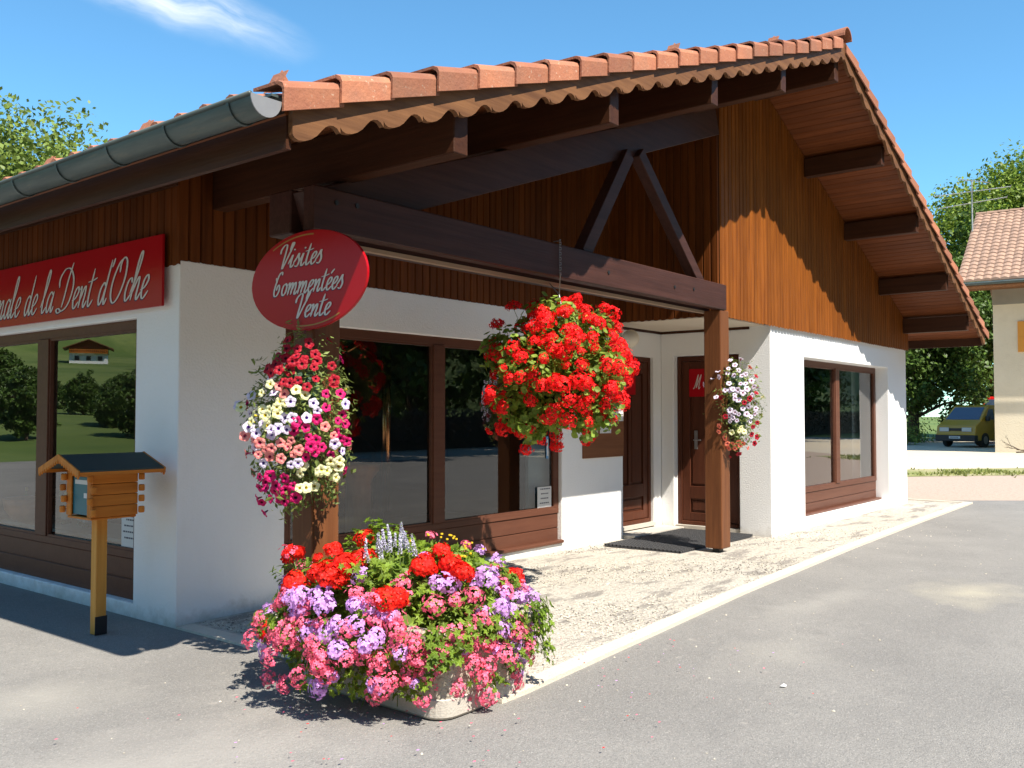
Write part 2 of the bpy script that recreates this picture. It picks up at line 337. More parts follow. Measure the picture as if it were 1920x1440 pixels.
PLANTER_BLOOMS = {"red":[[3.535,3.897,0.819],[3.092,3.961,0.625],[3.289,3.872,0.763],[3.253,3.76,0.76],[3.242,3.653,0.754],[3.193,3.855,0.722],[3.158,3.882,0.696],[3.125,3.718,0.691],[3.121,3.633,0.683],[3.273,4.172,0.699],[3.543,3.326,0.758],[3.552,3.261,0.728],[3.568,3.216,0.704],[3.533,3.172,0.669],[3.461,3.321,0.742],[3.379,3.303,0.71],[3.195,3.274,0.595],[3.152,3.314,0.589],[3.175,3.643,0.719],[3.315,3.642,0.782],[3.088,3.647,0.661]],"purple":[[3.165,3.515,0.69],[2.993,3.744,0.568],[2.996,3.563,0.548],[3.056,3.43,0.564],[3.022,3.391,0.484],[3.065,3.292,0.442],[2.927,3.66,0.438],[2.945,3.552,0.442],[2.964,3.447,0.372],[2.966,3.574,0.177],[3.415,3.217,0.672],[3.472,3.187,0.667],[3.625,3.147,0.659],[3.653,3.124,0.64],[3.778,3.136,0.639],[3.798,3.082,0.58],[4.008,3.119,0.516],[3.984,3.088,0.487],[3.814,3.025,0.486],[3.636,3.018,0.507],[3.563,3.013,0.485],[3.478,3.362,0.762],[3.034,3.319,0.403],[3.931,3.118,0.087],[3.636,2.984,0.416],[2.975,3.776,0.541],[3.022,3.659,0.6],[4.118,3.132,0.365]],"pink":[[3.245,4.197,0.738],[3.029,3.972,0.552],[3.045,4.199,0.402],[3.012,4.167,0.312],[2.954,3.97,0.362],[2.932,3.897,0.325],[2.928,3.864,0.287],[2.912,3.761,0.367],[2.939,3.811,0.465],[2.918,3.755,0.409],[2.933,3.536,0.339],[2.94,3.519,0.3],[2.988,3.388,0.336],[3.013,3.343,0.362],[3.0,3.414,0.46],[3.093,3.484,0.627],[3.272,3.329,0.679],[3.113,3.357,0.581],[3.147,3.249,0.524],[3.082,3.323,0.516],[3.318,3.148,0.567],[3.438,3.109,0.587],[3.505,3.077,0.572],[3.488,3.028,0.487],[3.528,3.017,0.482],[3.133,3.222,0.464],[3.117,3.216,0.411],[3.18,3.153,0.4],[3.064,3.267,0.332],[3.19,3.139,0.319],[3.303,3.077,0.43],[3.366,3.044,0.423],[3.42,3.024,0.424],[3.458,3.002,0.353],[3.613,2.976,0.336],[3.616,2.978,0.301],[3.294,3.068,0.334],[3.297,3.071,0.292],[3.393,3.023,0.33],[3.843,3.002,0.296],[4.018,3.091,0.174],[3.747,2.983,0.379],[3.094,3.274,0.202],[3.112,3.34,0.112],[3.181,3.176,0.217],[3.252,3.165,0.145],[3.344,3.125,0.123],[3.505,3.145,0.038],[2.929,3.595,0.264],[2.935,3.694,0.212],[2.999,3.885,0.13],[3.531,3.019,0.192],[3.588,3.068,0.102],[3.767,3.21,-0.02],[3.809,3.149,0.036],[3.8,3.037,0.165],[3.557,2.996,0.241],[3.912,3.103,0.057],[3.057,3.282,0.29],[3.246,3.113,0.246],[2.927,3.581,0.391],[3.037,4.035,0.139],[2.952,3.507,0.258]],"salvia":[[3.307,3.542,0.765],[3.337,3.523,0.772],[3.342,3.489,0.766],[3.393,3.505,0.785],[3.444,3.506,0.797],[3.436,3.459,0.785],[3.413,3.411,0.765],[3.413,3.373,0.751],[3.225,3.518,0.725],[3.365,3.437,0.76],[3.276,3.483,0.74],[3.245,3.565,0.744],[3.422,3.566,0.804],[3.414,3.456,0.779]]}
BASKET_BLOOMS = {"red":[[5.954,4.76,2.384],[6.024,4.676,2.395],[5.915,4.514,2.352],[5.912,4.436,2.347],[5.88,4.875,2.244],[5.818,4.85,2.088],[5.696,4.631,2.059],[5.766,4.827,2.011],[5.761,4.415,2.197],[5.796,4.324,2.209],[5.86,4.347,2.286],[6.025,4.318,2.379],[5.983,4.251,2.33],[6.265,4.336,2.444],[6.315,4.27,2.412],[6.186,4.147,2.33],[6.137,4.078,2.26],[6.112,4.037,2.206],[6.392,4.16,2.37],[6.426,4.121,2.307],[6.452,4.088,2.266],[5.937,4.152,2.229],[5.873,4.149,2.165],[5.948,4.094,2.177],[5.943,4.055,2.115],[6.001,4.011,2.097],[6.031,3.973,2.038],[5.742,4.32,2.126],[5.706,4.355,2.076],[5.672,4.416,2.018],[5.651,4.437,1.939],[5.778,4.238,2.124],[5.745,4.213,2.023],[5.774,4.162,2.013],[5.791,4.127,1.983],[5.849,4.096,2.053],[5.7,4.253,1.925],[5.689,4.281,1.935],[5.884,4.038,1.984],[5.791,4.104,1.885],[5.879,4.023,1.886],[5.661,4.654,1.868],[5.643,4.531,1.784],[5.646,4.432,1.792],[5.658,4.355,1.82],[5.658,4.38,1.752],[5.693,4.284,1.722],[5.739,4.185,1.74],[5.773,4.139,1.73],[5.836,4.974,1.843],[5.872,4.943,1.634],[5.85,4.965,1.644],[5.726,4.766,1.681],[5.728,4.664,1.569],[5.665,4.485,1.666],[5.699,4.425,1.587],[5.834,4.123,1.605],[5.81,4.25,1.498],[5.869,4.94,1.477],[5.879,4.921,1.383],[5.945,4.853,1.404],[5.971,4.82,1.362],[5.86,4.588,1.377],[5.897,4.578,1.346],[6.061,4.699,1.242],[5.844,4.348,1.409],[5.918,4.183,1.439],[5.908,4.008,1.751],[5.928,3.999,1.731],[5.977,3.961,1.81],[5.849,4.062,1.711],[6.112,3.921,1.932],[6.079,3.923,1.881],[6.161,3.906,1.864],[6.264,3.901,1.828],[6.437,3.937,1.774],[6.382,3.938,1.996],[6.413,3.933,1.936],[6.429,3.932,1.875],[6.29,3.94,2.052],[6.514,4.019,2.1],[6.241,3.967,2.121],[6.121,3.927,1.705],[6.226,3.925,1.668],[6.174,3.914,1.726],[6.025,3.97,1.655],[5.984,4.013,1.596],[5.978,4.056,1.528],[6.031,4.081,1.459],[6.169,3.958,1.588],[6.21,3.985,1.528],[6.319,4.031,1.468],[6.265,4.033,1.458],[6.173,4.153,1.347],[6.074,4.062,1.458],[6.287,3.939,1.629],[5.865,4.038,1.76]]}
PETUNIAS_A = {"crimson":[[3.337,4.347,1.938],[3.427,4.246,1.926],[3.308,4.308,1.879],[3.343,4.252,1.866],[3.324,4.241,1.826],[3.369,4.205,1.825],[3.284,4.296,1.831],[3.415,4.19,1.837],[3.416,4.172,1.802],[3.337,4.205,1.783],[3.279,4.249,1.757],[3.253,4.296,1.766],[3.248,4.329,1.788],[3.391,4.166,1.767],[3.506,4.149,1.78],[3.399,4.143,1.712],[3.302,4.192,1.685],[3.246,4.259,1.689],[3.269,4.222,1.673],[3.226,4.327,1.728],[3.333,4.159,1.648],[3.226,4.403,1.773],[3.518,4.124,1.703],[3.518,4.117,1.677],[3.251,4.28,1.74],[3.303,4.24,1.791]],"yellow":[[3.214,4.31,1.665],[3.192,4.351,1.617],[3.287,4.192,1.637],[3.323,4.156,1.608],[3.175,4.385,1.531],[3.217,4.266,1.577],[3.239,4.228,1.564],[3.213,4.266,1.539],[3.198,4.294,1.527],[3.213,4.26,1.506],[3.187,4.318,1.494],[3.17,4.425,1.46],[3.184,4.327,1.439],[3.192,4.528,1.54],[3.176,4.476,1.498],[3.329,4.174,1.206],[3.322,4.198,1.156],[3.414,4.136,1.195],[3.452,4.13,1.185],[3.428,4.14,1.169],[3.514,4.139,1.148],[3.538,4.148,1.13],[3.461,4.116,1.236],[3.512,4.112,1.243],[3.337,4.216,1.096],[3.37,4.198,1.086],[3.417,4.178,1.084],[3.526,4.121,1.208]],"lavender":[[3.212,4.335,1.69],[3.263,4.2,1.568],[3.361,4.128,1.564],[3.378,4.116,1.519],[3.322,4.143,1.481],[3.236,4.223,1.481],[3.265,4.189,1.481],[3.173,4.464,1.43],[3.173,4.393,1.393],[3.219,4.247,1.423],[3.241,4.216,1.415],[3.197,4.291,1.415],[3.174,4.368,1.448],[3.199,4.55,1.506],[3.185,4.462,1.608],[3.209,4.302,1.627],[3.549,4.099,1.557],[3.467,4.098,1.337],[3.532,4.104,1.293],[3.193,4.305,1.386],[3.277,4.214,1.224],[3.302,4.187,1.232],[3.179,4.422,1.313],[3.202,4.355,1.23],[3.226,4.611,1.55]],"magenta":[[3.43,4.102,1.54],[3.369,4.117,1.473],[3.28,4.174,1.46],[3.319,4.145,1.427],[3.486,4.09,1.464],[3.557,4.095,1.446],[3.597,4.11,1.549],[3.531,4.106,1.617],[3.442,4.11,1.62],[3.551,4.095,1.498],[3.335,4.138,1.373],[3.373,4.12,1.356],[3.345,4.138,1.323],[3.371,4.13,1.289],[3.413,4.111,1.313],[3.335,4.156,1.256],[3.475,4.107,1.27],[3.507,4.094,1.362],[3.585,4.107,1.343],[3.269,4.186,1.407],[3.229,4.33,1.159],[3.266,4.278,1.126],[3.31,4.241,1.096],[3.282,4.561,1.0],[3.303,4.545,0.974],[3.287,4.433,1.007],[3.301,4.363,0.998],[3.311,4.321,1.008],[3.336,4.52,0.934],[3.339,4.251,1.039],[3.238,4.437,1.099],[3.245,4.398,1.084],[3.255,4.33,1.095],[3.291,4.283,1.07],[3.265,4.356,1.06],[3.221,4.435,1.143],[3.273,4.52,1.068],[3.516,4.092,1.396]],"pink":[[3.175,4.423,1.351],[3.184,4.346,1.344],[3.223,4.251,1.34],[3.209,4.285,1.315],[3.198,4.317,1.302],[3.247,4.222,1.316],[3.263,4.197,1.357],[3.241,4.246,1.261],[3.278,4.196,1.278],[3.297,4.174,1.299],[3.189,4.366,1.281],[3.428,4.098,1.431],[3.474,4.094,1.38],[3.237,4.246,1.622],[3.229,4.276,1.664],[3.181,4.496,1.379],[3.2,4.339,1.256]]}
PETUNIAS_B = {"lavender":[[9.263,4.599,2.012],[9.227,4.495,2.045],[9.169,4.384,2.008],[9.151,4.476,1.958],[9.137,4.384,1.955],[9.151,4.54,1.897],[9.111,4.446,1.89],[9.228,4.676,1.823],[9.094,4.338,1.829],[9.139,4.304,1.922],[9.188,4.271,1.974],[9.201,4.321,2.028],[9.072,4.473,1.687],[9.073,4.373,1.758],[9.082,4.322,1.757],[9.112,4.249,1.756],[9.089,4.271,1.665],[9.107,4.236,1.654],[9.074,4.32,1.543],[9.093,4.274,1.522],[9.079,4.334,1.481],[9.094,4.297,1.461],[9.114,4.241,1.502],[9.199,4.211,1.911],[9.179,4.192,1.828],[9.231,4.161,1.849],[9.245,4.135,1.788],[9.218,4.135,1.706],[9.184,4.153,1.583],[9.236,4.122,1.563],[9.269,4.116,1.502],[9.144,4.23,1.828],[9.177,4.234,1.911],[9.217,4.373,2.061],[9.303,4.515,2.101],[9.288,4.542,2.133],[9.137,4.206,1.726],[9.172,4.178,1.767],[9.093,4.294,1.767],[9.092,4.273,1.705],[9.114,4.263,1.441],[9.091,4.329,1.43],[9.132,4.205,1.563],[9.174,4.171,1.502],[9.239,4.147,1.42],[9.204,4.152,1.481]],"crimson":[[9.373,4.147,1.915],[9.137,4.196,1.624],[9.256,4.119,1.726],[9.185,4.153,1.665],[9.463,4.182,1.252],[9.276,4.131,1.42],[9.074,4.365,1.481],[9.269,4.183,1.297],[9.241,4.159,1.379],[9.442,4.228,1.2],[9.377,4.367,1.084],[9.332,4.458,1.062],[9.315,4.495,1.083],[9.064,4.425,1.686]],"yellow":[[9.131,4.327,1.318],[9.154,4.239,1.369],[9.166,4.256,1.318],[9.188,4.222,1.328]],"coral":[[9.103,4.457,1.378],[9.123,4.456,1.327],[9.157,4.518,1.305],[9.154,4.416,1.254],[9.194,4.458,1.212],[9.192,4.401,1.202],[9.217,4.358,1.182],[9.253,4.42,1.149],[9.234,4.299,1.193],[9.295,4.273,1.171],[9.416,4.284,1.147],[9.274,4.363,1.139],[9.187,4.5,1.242],[9.313,4.314,1.139],[9.257,4.467,1.158]]}
# ================================================================ GROUND
def noise_mix(t, vec, scale, lo, hi, st, c2, prev, detail=5, typ='noise'):
    mpn = t.nodes.new('ShaderNodeMapping'); mpn.inputs['Scale'].default_value = scale; t.links.new(vec, mpn.inputs['Vector'])
    if typ == 'noise':
        n = t.nodes.new('ShaderNodeTexNoise'); n.inputs['Scale'].default_value = 1; n.inputs['Detail'].default_value = detail; n.inputs['Roughness'].default_value = .65; o = n.outputs['Fac']
    else:
        n = t.nodes.new('ShaderNodeTexVoronoi'); n.inputs['Scale'].default_value = 1; o = n.outputs['Color' if typ == 'cell' else 'Distance']
    t.links.new(mpn.outputs[0], n.inputs['Vector'])
    r = t.nodes.new('ShaderNodeMapRange'); r.inputs['From Min'].default_value = lo; r.inputs['From Max'].default_value = hi; r.inputs['To Max'].default_value = st
    t.links.new(o, r.inputs['Value'])
    x = t.nodes.new('ShaderNodeMixRGB'); x.inputs[2].default_value = (*c2, 1); t.links.new(r.outputs[0], x.inputs[0]); t.links.new(prev, x.inputs[1])
    return x.outputs[0], r.outputs[0]
def ground_mat(name, base, layers, bumps, spot=None):
    m = bpy.data.materials.new(name); m.use_nodes = True; t = m.node_tree; b = t.nodes['Principled BSDF']; b.inputs['Roughness'].default_value = .9; b.inputs['Specular IOR Level'].default_value = .25
    tcn = t.nodes.new('ShaderNodeTexCoord'); vec = tcn.outputs['Object']
    c = t.nodes.new('ShaderNodeRGB'); c.outputs[0].default_value = (*base, 1); out = c.outputs[0]
    for L in layers: out, _ = noise_mix(t, vec, *L[:5], out, *(L[5:]))
    if spot:  # dusty spill with its own shape: centre, radii, colour
        for (cx, cy, rx_, ry_, colr, st) in spot:
            mpn = t.nodes.new('ShaderNodeMapping'); mpn.inputs['Location'].default_value = (-cx / rx_, -cy / ry_, 0); mpn.inputs['Scale'].default_value = (1 / rx_, 1 / ry_, 0)
            t.links.new(vec, mpn.inputs['Vector'])
            nn = t.nodes.new('ShaderNodeTexNoise'); nn.inputs['Scale'].default_value = 2.2; nn.inputs['Detail'].default_value = 6; t.links.new(vec, nn.inputs['Vector'])
            ln = t.nodes.new('ShaderNodeVectorMath'); ln.operation = 'LENGTH'; t.links.new(mpn.outputs[0], ln.inputs[0])
            ad = t.nodes.new('ShaderNodeMath'); ad.operation = 'MULTIPLY_ADD'; ad.inputs[1].default_value = 1.6; t.links.new(nn.outputs['Fac'], ad.inputs[0]); t.links.new(ln.outputs['Value'], ad.inputs[2])
            r = t.nodes.new('ShaderNodeMapRange'); r.inputs['From Min'].default_value = 1.7; r.inputs['From Max'].default_value = .75; r.inputs['To Max'].default_value = st
            t.links.new(ad.outputs[0], r.inputs['Value'])
            x = t.nodes.new('ShaderNodeMixRGB'); x.inputs[2].default_value = (*colr, 1); t.links.new(r.outputs[0], x.inputs[0]); t.links.new(out, x.inputs[1]); out = x.outputs[0]
    t.links.new(out, b.inputs['Base Color'])
    nrm = None
    for (s, dist) in bumps:
        n = t.nodes.new('ShaderNodeTexNoise'); n.inputs['Scale'].default_value = s; n.inputs['Detail'].default_value = 3; t.links.new(vec, n.inputs['Vector'])
        bp = t.nodes.new('ShaderNodeBump'); bp.inputs['Distance'].default_value = dist; t.links.new(n.outputs['Fac'], bp.inputs['Height'])
        if nrm: t.links.new(nrm, bp.inputs['Normal'])
        nrm = bp.outputs[0]
    t.links.new(nrm, b.inputs['Normal']); return m
def V3(a): return (a, a, a)
ASPH = ground_mat('asphalt', (.20, .192, .18), [
    (V3(.35), .35, .7, .7, (.27, .258, .238)), (V3(1.3), .45, .7, .6, (.31, .295, .27)), (V3(2.6), .52, .7, .45, (.15, .145, .138)), (V3(90), .5, .7, .6, (.13, .127, .12), 2),
    (V3(140), .56, .68, .7, (.40, .38, .35), 2), (V3(9), .62, .75, .6, (.38, .35, .31)), ((14, 2.2, 2), .66, .74, .5, (.40, .38, .33))],
    [(150, .006), (35, .004)], spot=[(8.6, 1.9, .9, .55, (.46, .42, .32), .65), (5.6, 2.35, .75, .4, (.36, .34, .30), .4), (7.4, 2.75, 1.1, .25, (.38, .36, .32), .4), (1.9, 3.6, 1.6, .9, (.34, .32, .29), .85), (2.3, 5.0, .6, .5, (.36, .34, .30), .6), (2.2, 1.9, 1.2, .5, (.33, .315, .29), .7), (11.5, 1.2, 2.2, .5, (.33, .315, .28), .4)])
GRAV = ground_mat('pale_gravel', (.50, .46, .395), [
    (V3(.9), .4, .7, .4, (.56, .50, .41)), (V3(1), 0, 1, 0, (.5, .5, .5)), (V3(30), .5, .64, .75, (.27, .24, .20), 4), (V3(70), .55, .7, .6, (.66, .62, .54), 2),
    ((1.6, 4.5, 3), .52, .60, .75, (.22, .20, .18), 14)], [(40, .022), (120, .008)])
PINKG = ground_mat('pink_gravel', (.42, .33, .265), [(V3(.5), .4, .7, .5, (.46, .345, .27)), (V3(14), .5, .7, .6, (.28, .19, .15), 3), (V3(30), .56, .7, .5, (.55, .45, .37), 2)], [(30, .012)])
DUST = ground_mat('dusty_yard', (.56, .49, .38), [(V3(.2), .4, .7, .5, (.50, .43, .33)), (V3(3), .5, .7, .3, (.44, .38, .30))], [(20, .01)])
GRASSG = ground_mat('grass_ground', (.20, .22, .06), [(V3(.8), .4, .6, .8, (.42, .36, .22)), (V3(8), .4, .7, .5, (.14, .18, .04))], [(14, .02)])
MEADOW = ground_mat('meadow', (.09, .14, .03), [(V3(.03), .4, .6, .7, (.20, .24, .07)), (V3(.25), .4, .7, .5, (.07, .12, .03))], [(1, .1)])
KERBM = ground_mat('kerb_concrete', (.62, .55, .45), [(V3(3), .4, .7, .5, (.52, .46, .38)), (V3(60), .5, .7, .4, (.42, .37, .3), 2)], [(90, .004)])
def sheet(name, pts, z, m, kind='structure'):
    b = MB(); b.poly([(x, y, z) for x, y in pts]); return tag(b.build(name, m), kind=kind)
sheet('ground', [(-400, -400), (600, -400), (600, 600), (-400, 600)], -.012, MEADOW)
sheet('yard', [(16, -30), (60, -30), (60, 40), (16, 40)], -.008, DUST)
ex = (.626, -.78)
sheet('road', [(-60, -10), (26.1, -10), (26.1, -6.7), (17.35, 4.25), (16.98, 4.9), (16.95, 60), (-60, 60)], -.004, ASPH)
sheet('gravel_yard', [(17.35, 4.25), (26.1, -6.7), (38, -14), (42, -10), (30.5, 2.0), (24.6, 7.2), (22, 12), (16.96, 12), (16.96, 4.9)], -.003, PINKG)
sheet('grass_verge', [(23.4, 6.5), (29.3, 1.3), (33, -2.8), (34.6, -1.3), (29, 5.2), (25.5, 8.2), (23, 11.2), (20.5, 13.2)], .002, GRASSG)
sheet('footpath', [(-60, -14), (60, -14), (60, -11.4), (-60, -11.4)], .0, KERBM)
KP = [(2.9, 3.06), (3.97, 3.08), (7.33, 3.35), (10.5, 3.52), (13.6, 3.63), (16.95, 3.72)]
def kerb_y(x):
    for (a, b), (c, d) in zip(KP, KP[1:]):
        if x <= c: return b + (d - b) * (x - a) / (c - a)
    return KP[-1][1]
b = MB(); n = 60; KX = [3.75 + (16.95 - 3.75) * i / n for i in range(n + 1)]
# apron: from kerb to the wall, slightly dished sheet
rows = 14
vs = []; fs = []
for i, x in enumerate(KX):
    for j in range(rows + 1):
        y0 = kerb_y(x) + .12; y = y0 + (6.3 - y0) * j / rows
        vs.append((x, y, .010 + .006 * math.sin(x * 2.1 + y * 3) * (1 if 0 < j < rows else 0)))
for i in range(n):
    for j in range(rows): a = i * (rows + 1) + j; fs.append((a, a + rows + 1, a + rows + 2, a + 1))
b.mesh(vs, fs); tag(b.build('pavement', GRAV), kind='structure')
b = MB()
for i in range(n):
    x0, x1 = KX[i], KX[i + 1]
    b.hexa([(x0, kerb_y(x0), -.02), (x1, kerb_y(x1), -.02), (x1, kerb_y(x1) + .12, -.02), (x0, kerb_y(x0) + .12, -.02)],
           [(x0, kerb_y(x0), .022), (x1, kerb_y(x1), .022), (x1, kerb_y(x1) + .12, .022), (x0, kerb_y(x0) + .12, .022)])
b.box((16.95, 3.72, -.02), (17.05, 5.6, .022))
tag(b.build('kerb', KERBM), kind='structure')
b = MB(); b.box((3.62, 3.12, -.02), (3.75, 5.93, .012)); tag(b.build('kerb', KERBM), kind='structure')
# loose pebbles
def rock(b, x, y, z, s, m=None):
    k = rnd.random() * 6; vs = []
    for q in ((1, 0, 0), (0, 1, 0), (-1, 0, 0), (0, -1, 0), (0, 0, .7), (0, 0, -.5)):
        s2 = s * rnd.uniform(.7, 1.2); vs.append((x + (q[0] * math.cos(k) - q[1] * math.sin(k)) * s2, y + (q[0] * math.sin(k) + q[1] * math.cos(k)) * s2, z + q[2] * s2))
    b.mesh(vs, [(0, 1, 4), (1, 2, 4), (2, 3, 4), (3, 0, 4), (1, 0, 5), (2, 1, 5), (3, 2, 5), (0, 3, 5)], m)
PEB = M('pebble', (.52, .47, .38), .85, island=.35)
PEBD = M('pebble_dark', (.20, .18, .155), .85, island=.35)
b = MB()
for i in range(12000):
    x = 3.8 + 9 * rnd.random() ** 1.5; y = rnd.uniform(kerb_y(x) + .12, 5.9)
    if 8.8 < x < 10.7 and y > 4.7: continue
    dark = math.sin(x * 2.3 + 1) * math.sin(y * 3.1 + x) > .45
    rock(b, x, y, .012, rnd.uniform(.004, .011), PEBD if (dark and rnd.random() < .62) or rnd.random() < .2 else PEB)
tag(b.build('gravel'), 'small pale pebbles loose on the gravel apron in front of the shop', 'gravel', kind='stuff')
b = MB()
for i in range(280):
    x = rnd.uniform(-1, 14); y = kerb_y(min(x, 16)) - abs(rnd.gauss(0, 1.3)) - .03 if x > 3.3 else rnd.uniform(1.5, 5)
    rock(b, x, y, -.002, rnd.choice([.004, .005, .006, .01]), PEB)
rock(b, 4.95, 2.05, .006, .022, M('white_stone', (.8, .8, .78), .6))
tag(b.build('grit'), 'scattered grit and small stones lying on the asphalt', 'grit', kind='stuff')
b = MB()
for i in range(170):
    a = rnd.uniform(0, 6.28); d = abs(rnd.gauss(.9, .6)); x = 3.7 + d * math.cos(a) * 1.3; y = 3.4 + d * math.sin(a) * .9 - .2
    s = rnd.uniform(.007, .014); k = rnd.random() * 6
    s *= .75; b.poly([(x + s * math.cos(k + q), y + s * .7 * math.sin(k + q), .026 + .004 * math.sin(q * 2)) for q in (0, 1.57, 3.14, 4.7)], rnd.choice([P_PINK, P_PINK, P_RED, P_PURP]))
tag(b.build('petal_litter'), 'fallen pink and red petals lying round the flower trough', 'petals', kind='stuff')
# grass tufts on the verge
b = MB()
for i in range(2600):
    u = rnd.random(); v = rnd.gauss(.5, .28); x = 23.4 + u * 9.5 + v * 1.5; y = 6.8 - u * 9.6 + v * 1.4; s0_ = math.sin(x * 1.3) * math.sin(y * .9 + 1)
    if s0_ > .35: continue
    h = rnd.uniform(.03, .10); a = rnd.random() * 6.28; c, s = math.cos(a) * .03, math.sin(a) * .03
    b.poly([(x - c, y - s, 0), (x + c, y + s, 0), (x + rnd.uniform(-.05, .05), y + rnd.uniform(-.05, .05), h)])
tag(b.build('grass', leafmat('verge_grass', (.22, .26, .06), (.34, .32, .13))), 'dry yellow green grass strip crossing the gravel yard', 'grass', kind='stuff')

# ================================================================ SHOP BUILDING
XA = 10.2; ZA = 5.64; XL = 2.62; XR = 17.0; SL = .353; SR = .411; YV = 3.47; YB = 17.0
XW = 3.62; Y0 = 5.93; Y1 = 4.58; XP = 9.33; XD = 10.75; XE = 16.38
def D(x): return ZA - (SL * (XA - x) if x < XA else SR * (x - XA))
shop = empty('shop_building', (XA, Y1, 0), 'white rendered shop with brown timber gable, open porch and tiled roof', 'building')
def wall_grid(b, O, U, N, th, us, zs, solid, start=True):
    """wall panel in the plane (U, z) through O; outward normal N; thickness th inward"""
    O, U, N = Vector(O), Vector(U), Vector(N)
    P = lambda u, z, d: O + U * u + Vector((0, 0, z)) - N * d
    nu, nz_ = len(us) - 1, len(zs) - 1
    S_ = lambda i, j: 0 <= i < nu and 0 <= j < nz_ and solid((us[i] + us[i + 1]) / 2, (zs[j] + zs[j + 1]) / 2)
    for i in range(nu):
        for j in range(nz_):
            if not S_(i, j): continue
            u0, u1, z0, z1 = us[i], us[i + 1], zs[j], zs[j + 1]
            b.poly([P(u0, z0, 0), P(u1, z0, 0), P(u1, z1, 0), P(u0, z1, 0)]); b.poly([P(u0, z0, th), P(u0, z1, th), P(u1, z1, th), P(u1, z0, th)])
            if not S_(i - 1, j) and (i > 0 or start): b.poly([P(u0, z0, 0), P(u0, z1, 0), P(u0, z1, th), P(u0, z0, th)])
            if not S_(i + 1, j): b.poly([P(u1, z0, 0), P(u1, z0, th), P(u1, z1, th), P(u1, z1, 0)])
            if not S_(i, j - 1): b.poly([P(u0, z0, 0), P(u0, z0, th), P(u1, z0, th), P(u1, z0, 0)])
            if not S_(i, j + 1): b.poly([P(u0, z1, 0), P(u1, z1, 0), P(u1, z1, th), P(u0, z1, th)])
WX0, WX1, WZ1 = 4.55, 8.27, 2.23      # porch window
LZ1 = 2.22; LY0, LY1 = 6.51, 11.2     # left side window
RX0, RX1, RZ0, RZ1 = 11.83, 15.4, .13, 2.25
WT = 2.60
hole = lambda a, b_, c, d: (lambda u, z: a < u < b_ and c < z < d)
b = MB()
h = hole(WX0 - XW, WX1 - XW, .1, WZ1)
ZS = [0, .15, LZ1 + .05, WZ1 + .05, WT + .05]
wall_grid(b, (XW, Y0, -.05), (1, 0, 0), (0, -1, 0), .17, [0, WX0 - XW, WX1 - XW, 9.53 - XW], ZS, lambda u, z: not h(u, z - .05), False)
h2 = hole(LY0, LY1, .1, LZ1)
wall_grid(b, (XW, 0, -.05), (0, 1, 0), (-1, 0, 0), .17, [Y0, LY0, LY1, 12.4, 16.0, 16.5], ZS, lambda u, z: not (h2(u, z - .05)), False)
b.build('wall', WHITE, shop, bevel=.012, merge=True, seg=2)
b = MB(); b.box((9.36, Y0 + .172, -.05), (9.56, Y0 + .34, WT)); b.box((10.55, Y0 + .172, -.05), (XD + .2, Y0 + .34, WT)); b.box((9.5601, Y0 + .172, 2.24), (10.5499, Y0 + .34, WT)); b.build('wall', WHITE, shop)
b = MB(); h = hole(5.0, 5.91, -.1, 2.26); h3 = hole(RX0 - XD, RX1 - XD, RZ0, RZ1); ZS = [0, RZ0 + .05, RZ1 + .05, 2.31, WT + .05]
wall_grid(b, (XD, 0, -.05), (0, 1, 0), (-1, 0, 0), .2, [Y1, 5.0, 5.91, Y0 + .168], ZS, lambda u, z: not h(u, z - .05), False)
wall_grid(b, (XD, Y1, -.05), (1, 0, 0), (0, -1, 0), .25, [0, RX0 - XD, RX1 - XD, XE - XD], ZS, lambda u, z: not h3(u, z - .05), False)
b.build('wall', WHITE, shop, bevel=.018, merge=True, seg=2)
b = MB(); b.box((XE - .2, Y1 + .2502, -.05), (XE, 16.5, WT + .3)); b.build('wall', WHITE, shop)
b = MB(); b.box((XW + .002, 16.502, -.05), (XE - .002, 16.7, 3.2)); b.build('wall', WHITE, shop)
b = MB(); b.prism([(XW, 16.5, 3.2), (XE, 16.5, 3.2), (XE, 16.5, D(XE) - .2), (XA, 16.5, ZA - .2), (XW, 16.5, D(XW) - .2)], (0, .15, 0)); b.build('wall', CLAD_Z, shop)

# vertical board cladding with rounded tongues at the bottom
def cladding(name, O, U, N, u0, u1, zb, ztop, wb=.095, th=.016, m=None):
    b = MB(); O, U, N = Vector(O), Vector(U), Vector(N); n = max(1, round((u1 - u0) / wb)); w_ = (u1 - u0) / n
    for i in range(n):
        a = u0 + i * w_ + .0008; e = a + w_ - .0016; c = .010
        jz = rnd.uniform(-.004, .004)
        us = [a, a + c, a + w_ * .3, a + w_ * .5, a + w_ * .7, e - c, e]; ds = [0, th, th, th, th, th, 0]; dz = [.012, .009, .002, 0, .002, .009, .012]
        ds = [d * rnd.uniform(.95, 1.05) for d in ds]
        lo = [O + U * u + N * d + Vector((0, 0, zb + z + jz)) for u, d, z in zip(us, ds, dz)]
        hi = [O + U * u + N * d + Vector((0, 0, ztop(u))) for u, d in zip(us, ds)]
        bl = [O + U * u - N * .003 + Vector((0, 0, zb + z + jz)) for u, z in ((a, .02), (e, .02))]
        k = len(us)
        b.mesh(lo + hi, [(q, q + 1, k + q + 1, k + q) for q in range(k - 1)])
        b.poly(lo[::-1] + [bl[0], bl[1]])
    return b.build(name, m or CLAD_SHADE, shop)
b = MB()   # structural wall behind the boards (dark)
b.prism([(XP, Y1 - .03, WT), (XE, Y1 - .03, WT), (XE, Y1 - .03, D(XE) - .12), (XA, Y1 - .03, ZA - .12), (XP, Y1 - .03, D(XP) - .12)], (0, .10, 0))
b.build('gable_wall', BEAM_Y, shop)
